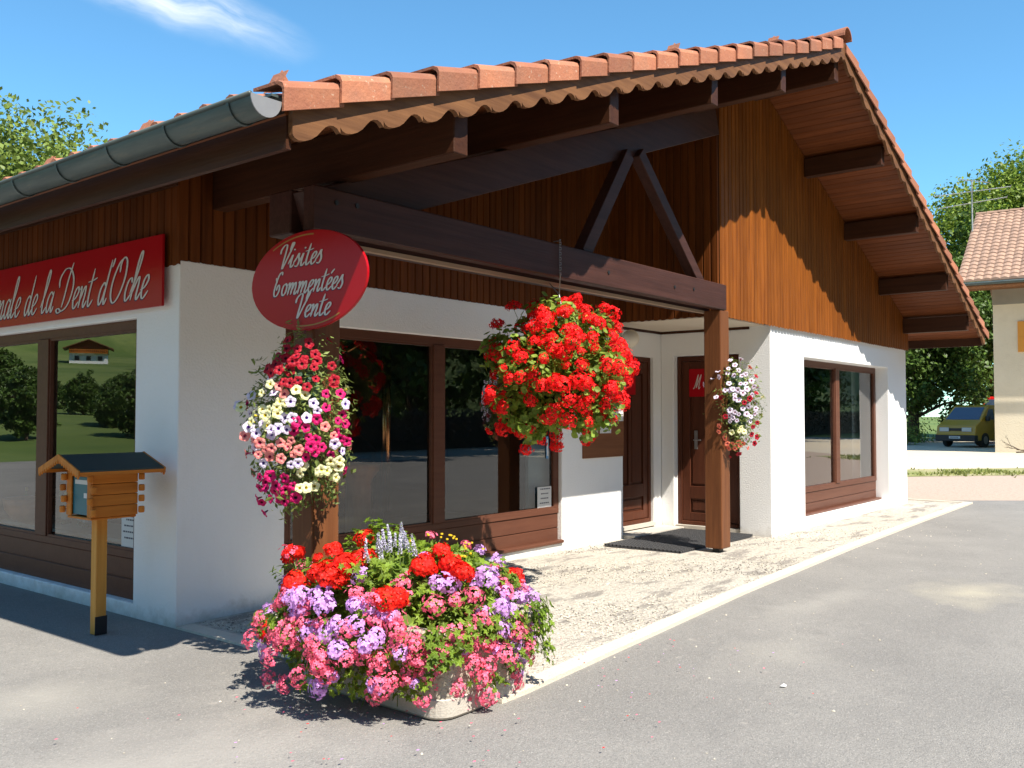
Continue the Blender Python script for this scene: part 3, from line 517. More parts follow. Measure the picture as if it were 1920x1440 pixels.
cladding('cladding', (0, Y1 - .031, 0), (1, 0, 0), (0, -1, 0), XP, XE + .01, WT - .03, lambda u: D(u) - .10, m=CLAD_Z)
b = MB(); b.prism([(XW + .003, Y0 + .02, WT), (9.6, Y0 + .02, WT), (9.6, Y0 + .02, D(9.6) - .12), (XW + .003, Y0 + .02, D(XW) - .12)], (0, .10, 0)); b.build('gable_wall', BEAM_Y, shop)
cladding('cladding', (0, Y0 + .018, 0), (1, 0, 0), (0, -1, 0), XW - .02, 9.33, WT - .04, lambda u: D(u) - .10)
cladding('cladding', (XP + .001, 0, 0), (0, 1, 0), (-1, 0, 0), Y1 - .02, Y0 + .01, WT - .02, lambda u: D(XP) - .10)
b = MB(); b.box((XP + .002, Y1 + .07, WT), (XP + .10, Y0 + .018, D(XP) - .12)); b.build('gable_wall', BEAM_Y, shop)
b = MB(); b.box((XW + .004, Y0 + .12, WT), (XW + .12, 16.4, D(XW) - .12)); b.build('gable_wall', BEAM_Y, shop)
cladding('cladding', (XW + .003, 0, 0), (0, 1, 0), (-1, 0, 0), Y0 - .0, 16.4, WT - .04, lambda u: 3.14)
quick('moulding', BEAM_Y, shop, ((XW - .045, Y0 - .0, 3.125), (XW - .02, 16.4, 3.165)))
b = MB(); b.box((XP + .10, Y1 + .071, WT - .012), (XD, Y0 + .167, WT + .02)); b.build('porch_ceiling', CEIL, shop)
quick('moulding', BEAM_X, shop, ((9.53, Y0 + .148, WT - .045), (XD - .02, Y0 + .168, WT - .013)))
quick('moulding', BEAM_Y, shop, ((XD - .02, Y1 + .27, WT - .045), (XD - .001, Y0 + .168, WT - .013)))

# soffit boards running front to back
def soffit(x0, x1, y0, y1, off):
    b = MB(); n = round(abs(x1 - x0) / .098)
    for i in range(n):
        a = x0 + (x1 - x0) * i / n; e = x0 + (x1 - x0) * (i + 1) / n; c = (e - a) * .09
        xs = [a, a + c, e - c, e]; dz = [.010, 0, 0, .010]
        lo = [(x, y0, D(x) - off + d) for x, d in zip(xs, dz)]; hi = [(x, y1, D(x) - off + d) for x, d in zip(xs, dz)]
        b.mesh(lo + hi, [(q, q + 4, q + 5, q + 1) for q in range(3)])
        b.poly([(a, y0, D(a) - off + .010), (xs[1], y0, D(xs[1]) - off), (xs[2], y0, D(xs[2]) - off), (e, y0, D(e) - off + .010), (e, y0, D(e) - off + .03), (a, y0, D(a) - off + .03)])
    return b.build('soffit', CLAD_Y, shop)
soffit(XL + .05, XA, YV + .035, 16.9, .085); soffit(XA, XR - .03, YV + .035, 16.9, .085)
b = MB()
b.prism([(XL + .06, YV + .04, D(XL + .06) - .05), (XA, YV + .04, ZA - .05), (XA, YV + .04, ZA + .0), (XL + .06, YV + .04, D(XL + .06) - .005)], (0, 13.4, 0))
b.prism([(XA, YV + .04, ZA - .05), (XR - .04, YV + .04, D(XR - .04) - .05), (XR - .04, YV + .04, D(XR - .04) - .005), (XA, YV + .04, ZA + .0)], (0, 13.4, 0))
b.build('roof_deck', BEAM_Y, shop)
# purlins
for x in (3.95, 5.6, 7.2, 8.7, 10.2, 11.83, 13.32, 14.86, 16.12):
    side = -1 if x <= XA else 1
    y1 = (Y0 + .02) if x < XP else Y1 - .05
    zt = min(D(x - .06), D(x + .06)) - .095
    zb = D(x) - (.43 if x <= XA else .36)
    b = MB(); b.box((x - .06, 3.545, zb), (x + .06, y1, zt)); b.build('purlin', BEAM_Y, shop, bevel=.006)
# fascia behind the gutter
b = MB(); b.box((XL + .06, YV + .036, D(XL) - .22), (XL + .09, 16.9, D(XL + .06) - .05)); b.build('fascia_board', BEAM_Y, shop)
b = MB(); b.box((XR - .06, YV + .036, D(XR) - .20), (XR - .03, 16.9, D(XR - .06) - .05)); b.build('fascia_board', BEAM_Y, shop)
# bargeboards with a scalloped lower edge
def barge(xa, xb, mir):
    b = MB(); U_ = .285; L = abs(xb - xa); n = round(L / U_); U_ = L / n; sg = 1 if xb > xa else -1
    prof = [(0, .016), (.04, .034), (.12, .050), (.25, .058), (.38, .055), (.50, .042), (.60, .020), (.68, .005), (.76, .0), (.85, .005), (.93, .020), (1, .046)]
    for i in range(n):
        x0 = xa + sg * i * U_
        for (t0, d0), (t1, d1) in zip(prof, prof[1:]):
            a, e = x0 + sg * t0 * U_, x0 + sg * t1 * U_
            b.hexa([(a, YV, D(a) - .165 - d0), (e, YV, D(e) - .165 - d1), (e, YV + .032, D(e) - .165 - d1), (a, YV + .032, D(a) - .165 - d0)],
                   [(a, YV, D(a) - .004), (e, YV, D(e) - .004), (e, YV + .032, D(e) - .004), (a, YV + .032, D(a) - .004)])
    bm = bmesh.new(); me = bpy.data.meshes.new('x'); me.from_pydata(b.v, [], b.f); bm.from_mesh(me)
    bmesh.ops.remove_doubles(bm, verts=bm.verts, dist=1e-5)
    # drop internal faces (shared twice)
    seen = {}
    for f in bm.faces: seen.setdefault(tuple(sorted(v.index for v in f.verts)), []).append(f)
    bm.verts.ensure_lookup_table()
    kill = [f for fs_ in seen.values() if len(fs_) > 1 for f in fs_]
    bmesh.ops.delete(bm, geom=kill, context='FACES_ONLY'); bmesh.ops.recalc_face_normals(bm, faces=bm.faces)
    bm.to_mesh(me); bm.free(); me.materials.append(BARGE); me.name = 'bargeboard'
    o = bpy.data.objects.new('bargeboard', me); COL.objects.link(o); o.parent = shop; o.matrix_parent_inverse = parent_matrix(shop).inverted()
barge(XL + .07, XA - .0, 1); barge(XR - .05, XA + .0, 1)
# roof tiles (one mesh per slope); the verge caps are part of the covering
def verge(b, x0, x1):
    L = abs(x1 - x0); n = round(L / .342); sg = 1 if x1 > x0 else -1; st = L / n
    for i in range(n):
        a = x0 + sg * i * st; e = a + sg * (st + .035)
        if i == n - 1: e = x1
        j1, j2 = rnd.uniform(-.005, .005), rnd.uniform(-.005, .006)
        def sec(x, up, out, k):
            z = D(x) + .035 + up
            o_ = [(-out, -.125 * k), (-out - .002, -.03), (-out + .012, -.004), (-out + .045, .012), (.20, .016)]
            i_ = [(-out + .014, -.125 * k), (-out + .012, -.035), (-out + .024, -.020), (-out + .05, -.004), (.20, .0)]
            return [(x, YV - .018 + y, z + zz) for y, zz in o_], [(x, YV - .018 + y, z + zz) for y, zz in i_]
        j1 *= 1.5; ao, ai = sec(a, .034 + j1, .028 + j2, 1.10); eo, ei = sec(e, .0 + j1, .006 + j2, .93)
        fs_ = []
        V_ = ao + ai + eo + ei
        for q in range(4):
            fs_ += [(q, q + 1, 10 + q + 1, 10 + q), (5 + q + 1, 5 + q, 15 + q, 15 + q + 1), (q + 1, q, 5 + q, 5 + q + 1), (10 + q, 10 + q + 1, 15 + q + 1, 15 + q)]
        fs_ += [(0, 10, 15, 5), (4, 9, 19, 14)]
        b.mesh(V_, fs_)
def slope_tiles(b, x0, x1, y0, y1):
    L = abs(x1 - x0); rows_ = round(L / .342); st = L / rows_; sg = 1 if x1 > x0 else -1; wt_ = .225
    nc = int((y1 - y0) / wt_); prof = [(0, 0), (.12, .004), (.35, .006), (.5, .014), (.62, .036), (.75, .046), (.88, .036), (1.0, .0)]
    for r_ in range(rows_):
        xa_, xb_ = x0 + sg * (r_ * st - .03), x0 + sg * (r_ + 1) * st
        vs_ = []; 
        for c in range(nc):
            jz = rnd.uniform(-.003, .004)
            base = len(vs_)
            for (t_, z_) in prof:
                y = y0 + (c + t_) * wt_
                vs_ += [(xa_, y, D(xa_) + .042 + z_ + jz), (xb_, y, D(xb_) + .018 + z_ + jz), (xa_, y, D(xa_) + .024 + z_ + jz)]
            k = len(prof)
            f_ = []
            for q in range(k - 1):
                a = base + q * 3; f_ += [(a, a + 3, a + 4, a + 1), (a + 2, a + 5, a + 3, a)]
            b.mesh(vs_[base:], [tuple(i - base for i in t) for t in f_])
bl = MB(); verge(bl, XL - .02, XA - .06); slope_tiles(bl, XL - .02, XA, YV + .16, 16.9); roofL = bl.build('roof', TILE, shop)
br = MB(); verge(br, XR + .02, XA + .06); slope_tiles(br, XR + .02, XA, YV + .16, 16.9); roofR = br.build('roof', TILE, shop)
b = MB(); y = YV - .06
k = 0
while y < 16.8:
    vs_ = []; r0, r1 = .125, .108
    for (yy, rr) in ((y, r0), (y + .42, r1)):
        for q in range(13):
            a = math.pi * q / 12; vs_.append((XA + math.cos(a) * rr, yy, ZA + .02 + math.sin(a) * rr * 1.0))
        for q in range(13):
            a = math.pi * q / 12; vs_.append((XA + math.cos(a) * (rr - .014), yy, ZA + .02 + math.sin(a) * (rr - .014)))
    f_ = []
    for q in range(12): f_ += [(q, q + 1, 27 + q, 26 + q), (13 + q + 1, 13 + q, 39 + q, 40 + q), (q + 1, q, 13 + q, 14 + q), (26 + q, 27 + q, 40 + q, 39 + q)]
    b.mesh(vs_, f_); y += .385
b.build('ridge_tiles', TILE, shop)
def snow_guard(x, y):
    b = MB(); z = D(x) + .05
    b.prism([(x - .10, y, z - .02), (x + .05, y, z + .03), (x - .02, y, z + .115)], (0, .012, 0)); b.prism([(x - .03, y - .05, z + .10), (x - .09, y - .05, z - .01), (x - .09, y + .06, z - .01), (x - .03, y + .06, z + .10)], (.01, 0, .004))
    b.build('snow_guard', TILE, roofL)
for y in (3.72, 4.95, 6.15, 7.35, 8.55, 9.75): snow_guard(XL + .22, y)
for x in (6.9, 9.0): snow_guard(x, 3.75)
# gutter
quick('eaves_sun_gap_strip', ZINC, shop, ((XL - .05, YV, D(XL) - .008), (XL + .058, 16.9, D(XL) + .004)))  # strip added to stop a sun sliver between gutter and tiles
b = MB(); GX, GZ, GR = 2.515, D(XL) - .038, .080; y0, y1 = YV - .03, 16.9; ng = 14; vs_ = []
for yy in (y0, y1):
    for rr in (GR, GR - .006):
        for q in range(ng + 1):
            a = math.pi + math.pi * q / ng; vs_.append((GX + math.cos(a) * rr, yy, GZ + math.sin(a) * rr * 1.08))
k = ng + 1; f_ = []
for q in range(ng): f_ += [(q, 2 * k + q, 2 * k + q + 1, q + 1), (k + q + 1, 3 * k + q + 1, 3 * k + q, k + q)]
b.mesh(vs_, f_)
b.tube([(GX - GR, y0, GZ), (GX - GR, y1, GZ)], .011, n=8)
gut = b.build('gutter', ZINC, shop, smooth=True)
b = MB(); pts = [(GX + math.cos(math.pi + math.pi * q / 14) * (GR + .004), y0 - .001, GZ + math.sin(math.pi + math.pi * q / 14) * GR * 1.13) for q in range(15)]
b.prism(pts, (0, -.006, 0)); b.build('gutter_end_cap', ZINCEND, gut)
yy = 3.62
for yy in (3.6, 4.14, 4.70, 5.26, 5.82, 6.4, 7.0, 7.6, 8.2, 8.8, 9.4, 10.0):
    b = MB(); P_ = [(GX + math.cos(math.pi + math.pi * q / 14) * (GR + .004), yy, GZ + math.sin(math.pi + math.pi * q / 14) * (GR * 1.08 + .004)) for q in range(15)]
    for a, c in zip(P_, P_[1:]):
        b.hexa([a, c, (c[0], c[1] + .022, c[2]), (a[0], a[1] + .022, a[2])], [(a[0] * .999, a[1], a[2] - .005), (c[0], c[1], c[2] - .005), (c[0], c[1] + .022, c[2] - .005), (a[0], a[1] + .022, a[2] - .005)])
    b.build('gutter_bracket', ZINC, gut)

# porch timbers
TF = 4.45
for (x, zb) in ((3.62, .06), (9.13, .06)):
    b = MB(); b.box((x, TF, zb), (x + .21, TF + .2, 2.627)); p = b.build('post', BEAM_Z, shop, bevel=.012, seg=2)
    b = MB(); b.box((x + .06, TF + .06, -.01), (x + .15, TF + .14, zb)); b.build('post_shoe', BLACK, p)
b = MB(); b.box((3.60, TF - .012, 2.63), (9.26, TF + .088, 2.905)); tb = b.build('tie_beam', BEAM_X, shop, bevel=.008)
for x, z in ((3.78, 2.82), (3.95, 2.83), (6.9, 2.76), (8.1, 2.76), (8.5, 2.78)):
    c = MB(); c.tube([(x, TF - .02, z), (x, TF - .008, z)], .016, n=10); c.build('bolt', BLACK, tb)
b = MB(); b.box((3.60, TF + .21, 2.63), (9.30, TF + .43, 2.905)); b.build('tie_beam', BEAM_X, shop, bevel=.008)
quick('moulding', M('bounce_lit_batten', (.36, .25, .17), .6), shop, ((3.66, TF + .19, 2.600), (9.28, TF + .235, 2.628)))  # pale strip added; bounce light under the rear tie beam put into its colour
b = MB(); z0 = D(3.62) - .59; 
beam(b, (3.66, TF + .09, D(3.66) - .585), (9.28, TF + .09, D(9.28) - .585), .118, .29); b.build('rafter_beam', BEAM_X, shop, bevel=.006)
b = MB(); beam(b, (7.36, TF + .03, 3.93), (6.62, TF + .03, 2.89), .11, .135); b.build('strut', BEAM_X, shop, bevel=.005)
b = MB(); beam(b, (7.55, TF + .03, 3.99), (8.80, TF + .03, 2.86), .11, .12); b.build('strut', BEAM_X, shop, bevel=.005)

# windows
def window(name, O, U, N, w_, h_, kick, mull, fr=.075, d=.0, sill=True, label=None):
    O, U, N = Vector(O), Vector(U), Vector(N)
    F = lambda u, n, z: O + U * u + N * n + Vector((0, 0, z))
    b = MB(); t = .05
    b.box((0, -t, kick - .06), (w_, 0, kick + .0), None, F); b.box((0, -t, h_ - fr), (w_, 0, h_), None, F)
    b.box((0, -t, kick + .001), (fr, 0, h_ - fr - .001), None, F); b.box((w_ - fr, -t, kick + .001), (w_, 0, h_ - fr - .001), None, F)
    for (a, wd) in mull: b.box((a, -t + .001, kick + .001), (a + wd, .012, h_ - fr - .001), None, F)
    fo = b.build('window', FRAME, shop, bevel=.004)
    b = MB()
    b.box((0, -t - .01, 0), (w_, -.012, (kick - .06) * .5 - .004), None, F); b.box((0, -t - .01, (kick - .06) * .5 + .004), (w_, -.012, kick - .062), None, F)
    b.box((0, -t - .012, (kick - .06) * .5 - .01), (w_, -.022, (kick - .06) * .5 + .01), None, F)
    b.build('kick_panel', FRAME, fo, bevel=.004)
    if sill:
        b = MB(); b.box((0.0, -.01, -.0), (w_ , .075, .034), None, F); b.build('sill', FRAME, fo, bevel=.006)
    edges = [fr] + [x for (a, wd) in mull for x in (a, a + wd)] + [w_ - fr]
    for i in range(0, len(edges), 2):
        b = MB(); b.poly([F(edges[i], -.03, kick), F(edges[i + 1], -.03, kick), F(edges[i + 1], -.03, h_ - fr), F(edges[i], -.03, h_ - fr)])
        b.build('pane', GLASS, fo)
        b = MB(); a_, c_ = edges[i], edges[i + 1]; q = .018
        for bx in (((a_, -.036, kick), (c_, -.002, kick + q)), ((a_, -.036, h_ - fr - q), (c_, -.002, h_ - fr)), ((a_, -.036, kick + q), (a_ + q, -.002, h_ - fr - q)), ((c_ - q, -.036, kick + q), (c_, -.002, h_ - fr - q))): b.box(*bx, None, F)
        b.build('glazing_bead', FRAME, fo)
    return fo
window('w', (WX0, Y0 + .045, .10), (1, 0, 0), (0, -1, 0), WX1 - WX0, WZ1 - .10, .38, [(6.27 - WX0, .15)])
window('w', (XW + .05, LY1, .10), (0, -1, 0), (-1, 0, 0), LY1 - LY0, LZ1 - .10, .37, [(LY1 - 9.95, .2), (LY1 - 8.20, .20)], sill=False)
window('w', (RX0, Y1 + .20, RZ0), (1, 0, 0), (0, -1, 0), RX1 - RX0, RZ1 - RZ0, .36, [(13.62 - RX0 - .09, .16)])
# ledge in front of the right window
# doors
def door(O, U, N, w_, h_):
    O, U, N = Vector(O), Vector(U), Vector(N); F = lambda u, n, z: O + U * u + N * n + Vector((0, 0, z))
    b = MB(); fr = .06
    b.box((0, -.06, 0), (fr, .0, h_), None, F); b.box((w_ - fr, -.06, 0), (w_, 0, h_), None, F); b.box((fr + .001, -.06, h_ - fr), (w_ - fr - .001, 0, h_), None, F)
    b.box((fr + .001, -.06, 0), (w_ - fr - .001, .012, .05), None, F)
    # leaf: stiles, rails and recessed panels
    u0, u1 = fr + .004, w_ - fr - .004; s = .11; y0, y1 = -.055, -.012
    b.box((u0, y0, .055), (u0 + s, y1, h_ - fr - .004), None, F); b.box((u1 - s, y0, .055), (u1, y1, h_ - fr - .004), None, F)
    for z0, z1 in ((.055, .16), (.34, .50), (h_ - fr - .15, h_ - fr - .004)): b.box((u0 + s + .001, y0, z0), (u1 - s - .001, y1, z1), None, F)
    um = (u0 + u1) / 2; b.box((um - .035, y0, .501), (um + .035, y1 - .001, h_ - fr - .151), None, F)
    b.box((u0 + s, y0 - .002, .16), (u1 - s, y0 + .018, h_ - fr - .15), None, F)
    for (a, c, z0, z1) in ((u0 + s + .03, um - .065, .53, h_ - fr - .18), (um + .065, u1 - s - .03, .53, h_ - fr - .18), (u0 + s + .03, u1 - s - .03, .19, .31)):
        b.box((a, y0 + .02, z0), (c, y0 + .032, z1), None, F)
    o = b.build('door', DOORM, shop, bevel=.004)
    b = MB(); b.box((0, -.01, -.045), (w_, .07, -.001), None, F); b.build('threshold', CONCS, o)
    return o, F
d1, F1 = door((9.56, Y0 + .21, .11), (1, 0, 0), (0, -1, 0), .99, 2.13)
d2, F2 = door((XD + .09, 5.905, .07), (0, -1, 0), (-1, 0, 0), .90, 2.185)
b = MB(); b.box((.60 - .34 - .02, -.012, .98), (.285, -.004, 1.22), None, F2); b.tube([F2(.26, -.004, 1.10), F2(.26, .05, 1.10), F2(.36, .055, 1.10)], .009); b.build('door_handle', M('handle_metal', (.5, .5, .5), .3, metallic=.8), d2)
# interior shell
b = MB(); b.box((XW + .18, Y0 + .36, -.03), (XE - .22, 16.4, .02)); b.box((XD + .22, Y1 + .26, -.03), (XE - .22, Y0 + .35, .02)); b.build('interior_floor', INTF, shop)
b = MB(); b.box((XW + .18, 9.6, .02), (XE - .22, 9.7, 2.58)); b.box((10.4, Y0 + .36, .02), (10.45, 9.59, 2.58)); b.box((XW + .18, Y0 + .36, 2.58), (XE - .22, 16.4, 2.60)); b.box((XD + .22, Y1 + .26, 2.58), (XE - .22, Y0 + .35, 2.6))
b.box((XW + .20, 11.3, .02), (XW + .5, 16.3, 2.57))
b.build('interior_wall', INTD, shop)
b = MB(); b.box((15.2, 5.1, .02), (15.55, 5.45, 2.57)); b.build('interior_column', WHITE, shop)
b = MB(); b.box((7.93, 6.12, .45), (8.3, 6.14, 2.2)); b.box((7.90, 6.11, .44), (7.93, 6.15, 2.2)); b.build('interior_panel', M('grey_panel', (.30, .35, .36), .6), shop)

# ================================================================ SIGNS ETC
def flat_frame(O, U, V, N): 
    O, U, V, N = map(Vector, (O, U, V, N)); return lambda u, v, n: O + U * u + V * v + N * n
# long sign on the left wall
t = empty('shop_sign', (3.56, 6.05, 2.27), 'long red shop sign with white script lettering above the left window', 'sign')
b = MB(); b.box((3.555, 6.05, 2.275), (3.575, 11.6, 2.79)); b.build('board', SIGNRED, t, bevel=.002)
b = MB(); txt = "anale de la Dent d'Oche"; xh = .165
W_ = 2.66; ws = W_ / (text_width(txt) * xh)
O = (3.555, 6.25 + W_, 2.345); U = (0, -1, 0); N = (-1, 0, 0)
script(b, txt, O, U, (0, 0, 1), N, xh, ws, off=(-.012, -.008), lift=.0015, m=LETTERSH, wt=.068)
script(b, txt, O, U, (0, 0, 1), N, xh, ws, lift=.0042, m=LETTER, wt=.068); b.build('lettering', None, t)
# oval sign
t = empty('oval_sign', (3.53, 4.42, 2.3), 'oval red sign with white script hung on the left porch post', 'sign')
cy, cz, ra, rb = 4.415, 2.305, .54, .30
b = MB(); ring = [(3.50, cy + ra * math.cos(a), cz + rb * math.sin(a)) for a in [i * 2 * math.pi / 64 for i in range(64)]]; b.prism(ring, (.018, 0, 0)); b.build('board', SIGNRED, t, bevel=.003)
b = MB()
for s0 in (math.radians(50), math.radians(232)):
    P_ = [(3.4985, cy + ra * .93 * math.cos(s0 + i * .06), cz + rb * .93 * math.sin(s0 + i * .06)) for i in range(15)]
    Q_ = [(3.4985, cy + ra * .915 * math.cos(s0 + i * .06), cz + rb * .90 * math.sin(s0 + i * .06)) for i in range(15)]
    b.mesh(P_ + Q_, [(i, i + 1, 16 + i, 15 + i) for i in range(14)])
b.build('gold_line', GOLD, t)
b = MB()
for (txt, yc, zb, wd) in (("Visites", 4.675, 2.395, .40), ("Commentées", 4.735, 2.228, .65), ("Vente", 4.525, 2.082, .33)):
    xh = .072; ws = wd / (text_width(txt) * xh); O = (3.4995, yc, zb)
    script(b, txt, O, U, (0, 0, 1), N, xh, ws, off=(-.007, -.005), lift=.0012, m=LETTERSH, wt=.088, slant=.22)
    script(b, txt, O, U, (0, 0, 1), N, xh, ws, lift=.0032, m=LETTER, wt=.088, slant=.22)
b.build('lettering', None, t)
b = MB(); b.box((3.519, 4.50, 2.36), (3.60, 4.56, 2.40)); b.box((3.519, 4.50, 2.16), (3.60, 4.56, 2.20)); b.build('bracket', BLACK, t)
t.location.x += .03
# door signs
t = empty('door_sign', (XD, 5.6, 1.9), 'red square sign with white script letter on the brown door behind the porch post', 'sign')
b = MB(); b.box((.17, -.0105, 1.66), (.66, -.004, 2.02), None, F2); b.build('board', SIGNRED, t)
b = MB(); script(b, 'M', F2(.24, -.004, 1.76), (0, -1, 0), (0, 0, 1), (-1, 0, 0), .095, .8, m=LETTER, wt=.09); b.build('lettering', None, t)
t = empty('door_sign', (9.9, Y0 + .17, 1.9), 'small red sign on the narrow brown door beside the notice board', 'sign')
b = MB(); b.box((.22, -.0105, 1.64), (.62, -.004, 1.97), None, F1); b.build('board', SIGNRED, t)
b = MB(); script(b, 'Me', F1(.30, -.004, 1.71), (1, 0, 0), (0, 0, 1), (0, -1, 0), .07, .8, m=LETTER, wt=.09); b.build('lettering', None, t)
# notice board and its papers
bd = quick('notice_board', wood('notice_board_wood', (.22, .085, .035), (.14, .05, .02), 'x', .5), None, ((8.66, Y0 - .022, 1.0), (9.515, Y0 - .0, 1.86)), bevel=.003)
tag(bd, 'flat brown notice board on the white wall below the globe lamp', 'notice board')
def notice(x0, z0, w_, h_, lab, lines, pic=False, O=(0, Y0 - .0225, 0), U=(1, 0, 0), N=(0, -1, 0)):
    F = flat_frame(O, U, (0, 0, 1), N); b = MB()
    def r(u0, v0, u1, v1, n, m): b.mesh([F(u0, v0, n), F(u1, v0, n), F(u1, v1, n), F(u0, v1, n), F(u0, v0, n + .001), F(u1, v0, n + .001), F(u1, v1, n + .001), F(u0, v1, n + .001)], [(0, 3, 2, 1), (4, 5, 6, 7), (0, 1, 5, 4), (1, 2, 6, 5), (2, 3, 7, 6), (3, 0, 4, 7)], m)
    r(x0, z0, x0 + w_, z0 + h_, .001, PAPER)
    zz = z0 + h_ - h_ * .12
    for i in range(lines):
        l = w_ * (rnd.uniform(.45, .8)); a = x0 + (w_ - l) / 2
        while a < x0 + (w_ - l) / 2 + l:
            q = rnd.uniform(.012, .035); r(a, zz, a + q, zz + min(.012, h_ / lines * .35), .0025, INK); a += q + .008
        zz -= h_ * .8 / lines
    if pic: r(x0 + w_ * .1, z0 + h_ * .55, x0 + w_ * .9, z0 + h_ * .95, .0037, M('photo_print', (.10, .12, .09), .4, var=[(V3(20), .9, (.35, .3, .22), .4, .6)]))
    return tag(b.build('notice'), lab, 'notice')
notice(8.70, 1.26, .25, .36, 'left white paper sheet pinned to the brown notice board', 9)
notice(8.99, 1.28, .24, .50, 'tall middle paper sheet pinned to the brown notice board', 12)
notice(9.26, 1.42, .24, .38, 'right paper sheet with a dark picture pinned to the notice board', 7, True)
notice(7.90, .47, .25, .25, 'small white notice in the bottom right corner of the porch window', 4, O=(0, Y0 + .06, 0))
notice(-6.80, .49, .26, .23, 'small white notice in the bottom corner of the left window behind the letterbox', 4, O=(XW + .066, 0, 0), U=(0, -1, 0), N=(-1, 0, 0))
b = MB(); b.box((8.07, Y0 + .066, 1.02), (8.11, Y0 + .068, 1.26), M('blue_sticker', (.12, .32, .55), .4))
b.box((8.078, Y0 + .064, 1.05), (8.102, Y0 + .0655, 1.23), PAPER)
tag(b.build('window_sticker'), 'narrow blue and white sticker on the right side of the porch window', 'sticker')
# globe lamp
t = empty('wall_lamp', (9.42, 5.86, 2.42), 'round opal globe lamp on the white wall behind the red flowers', 'lamp')
b = MB(); b.lathe([(.03, -.12)] + [(.105 * math.sin(a), -.105 * math.cos(a)) for a in [.3 + i * .225 for i in range(13)]], (9.50, 5.80, 2.41), n=24); b.build('globe', GLOBE, t, smooth=True)
b = MB(); b.box((9.455, 5.86, 2.36), (9.515, 5.929, 2.42)); b.tube([(9.48, 5.9, 2.39), (9.49, 5.83, 2.31)], .02); b.build('bracket', BLACK, t)
# doormat
t = MB(); 
for i in range(38):
    x = 8.85 + i * .049; t.box((x, 4.8, .020), (x + .014, 5.76, .040))
for j in range(20):
    y = 4.8 + j * .0495; t.box((8.85, y, .021), (8.85 + 37 * .049 + .014, y + .014, .041 - .002))
t.box((8.84, 4.79, .014), (10.68, 5.77, .019))
tag(t.build('door_mat', MATR), 'black rubber grid mat on the ground at the foot of the right porch post', 'mat')
b = MB(); b.box((9.53, 5.77, -.02), (10.749, 6.097, .05)); tag(b.build('door_step', CONCS), kind='structure')

# letterbox shaped like a log chalet
t = empty('letterbox', (3.2, 6.2, 0), 'wooden letterbox shaped like a log chalet on a square post', 'letterbox')
b = MB(); b.box((3.155, 6.155, .0), (3.245, 6.245, .86)); p = b.build('post', PALEWOODZ, t, bevel=.004)
b = MB(); b.box((3.150, 6.150, .0), (3.250, 6.157, .13)); b.box((3.243, 6.157, .0), (3.250, 6.25, .13)); b.build('foot_plate', BLACK, p)
bx0, bx1, by0, by1, bz0, bz1 = 2.98, 3.40, 5.93, 6.36, .855, 1.165
b = MB(); hh = (bz1 - bz0) / 4
for i in range(4):
    z0 = bz0 + i * hh + .001; z1 = z0 + hh - .002
    for yy in (by0, by1 - .022): b.box((bx0 + .02, yy, z0), (bx1 - .02, yy + .022, z1))
    b.box((bx1 - .042, by0 + .023, z0), (bx1 - .02, by1 - .023, z1))
    for xx in (bx0 + .012, bx1 - .012):     # rounded log ends
        for yy in (by0 - .012, by1 + .012):
            cz = (z0 + z1) / 2; off = (i % 2)
            rr = hh * .30
            if off: b.lathe([(rr, -hh * .3), (rr * 1.05, 0), (rr, hh * .3)], (xx - (.016 if xx < 3.2 else -.016), yy * .998 + .012 * (1 if yy < 6.1 else -1), cz), n=10)
            else: b.lathe([(rr, -hh * .3), (rr * 1.05, 0), (rr, hh * .3)], (xx, yy - (.028 if yy < 6.1 else -.028), cz), n=10)
b.box((bx0 + .02, by0 + .023, bz0 - .018), (bx1 - .02, by1 - .023, bz0 - .001))
for yy in (by0 + .022, by1 - .085): b.box((bx0 + .018, yy, bz0), (bx0 + .034, yy + .063, bz1 + .02))
b.box((bx0 + .018, by0 + .086, bz1 - .03), (bx0 + .034, by1 - .086, bz1 + .02))
b.build('box', PALEWOOD, t, bevel=.006, seg=2)
b = MB(); b.box((bx0 + .036, by0 + .09, bz0 + .012), (bx0 + .046, by1 - .09, bz1 - .035)); pn = b.build('mail_panel', TEAL, t)
b = MB(); b.box((bx0 + .033, by0 + .11, bz1 - .085), (bx0 + .0355, by1 - .12, bz1 - .055), PAPER); b.box((bx0 + .033, by0 + .115, bz0 + .13), (bx0 + .0355, by0 + .165, bz0 + .165), PAPER); b.build('label_plate', None, pn)
b = MB(); rx0, rx1, ym, rz = 2.84, 3.54, 6.145, 1.292
for s in (-1, 1): b.hexa([(rx0, ym, rz - .012), (rx1, ym, rz - .012), (rx1, ym + s * .33, 1.178), (rx0, ym + s * .33, 1.178)], [(rx0, ym, rz), (rx1, ym, rz), (rx1, ym + s * .33, 1.19), (rx0, ym + s * .33, 1.19)])
b.build('box_roof', SLATE, t)
b = MB()
for xx in (rx0 - .012, rx1):
    for s in (-1, 1):
        for k in range(9):
            q0, q1 = k / 9, (k + 1) / 9; qm = (q0 + q1) / 2; yy = lambda q: ym + s * .335 * q; zz = lambda q: rz + .004 - .105 * q
            b.prism([(xx, yy(q0), zz(q0)), (xx, yy(q1), zz(q1)), (xx, yy(q1), zz(q1) - .035), (xx, yy(qm), zz(qm) - .062), (xx, yy(q0), zz(q0) - .035)], (.012, 0, 0))
for s in (-1, 1): b.box((rx0, ym + s * .325 - .006, 1.155), (rx1, ym + s * .325 + .006, 1.179))
b.build('verge_board', PALEWOOD, t)

t.scale = (.84, .84, .955)
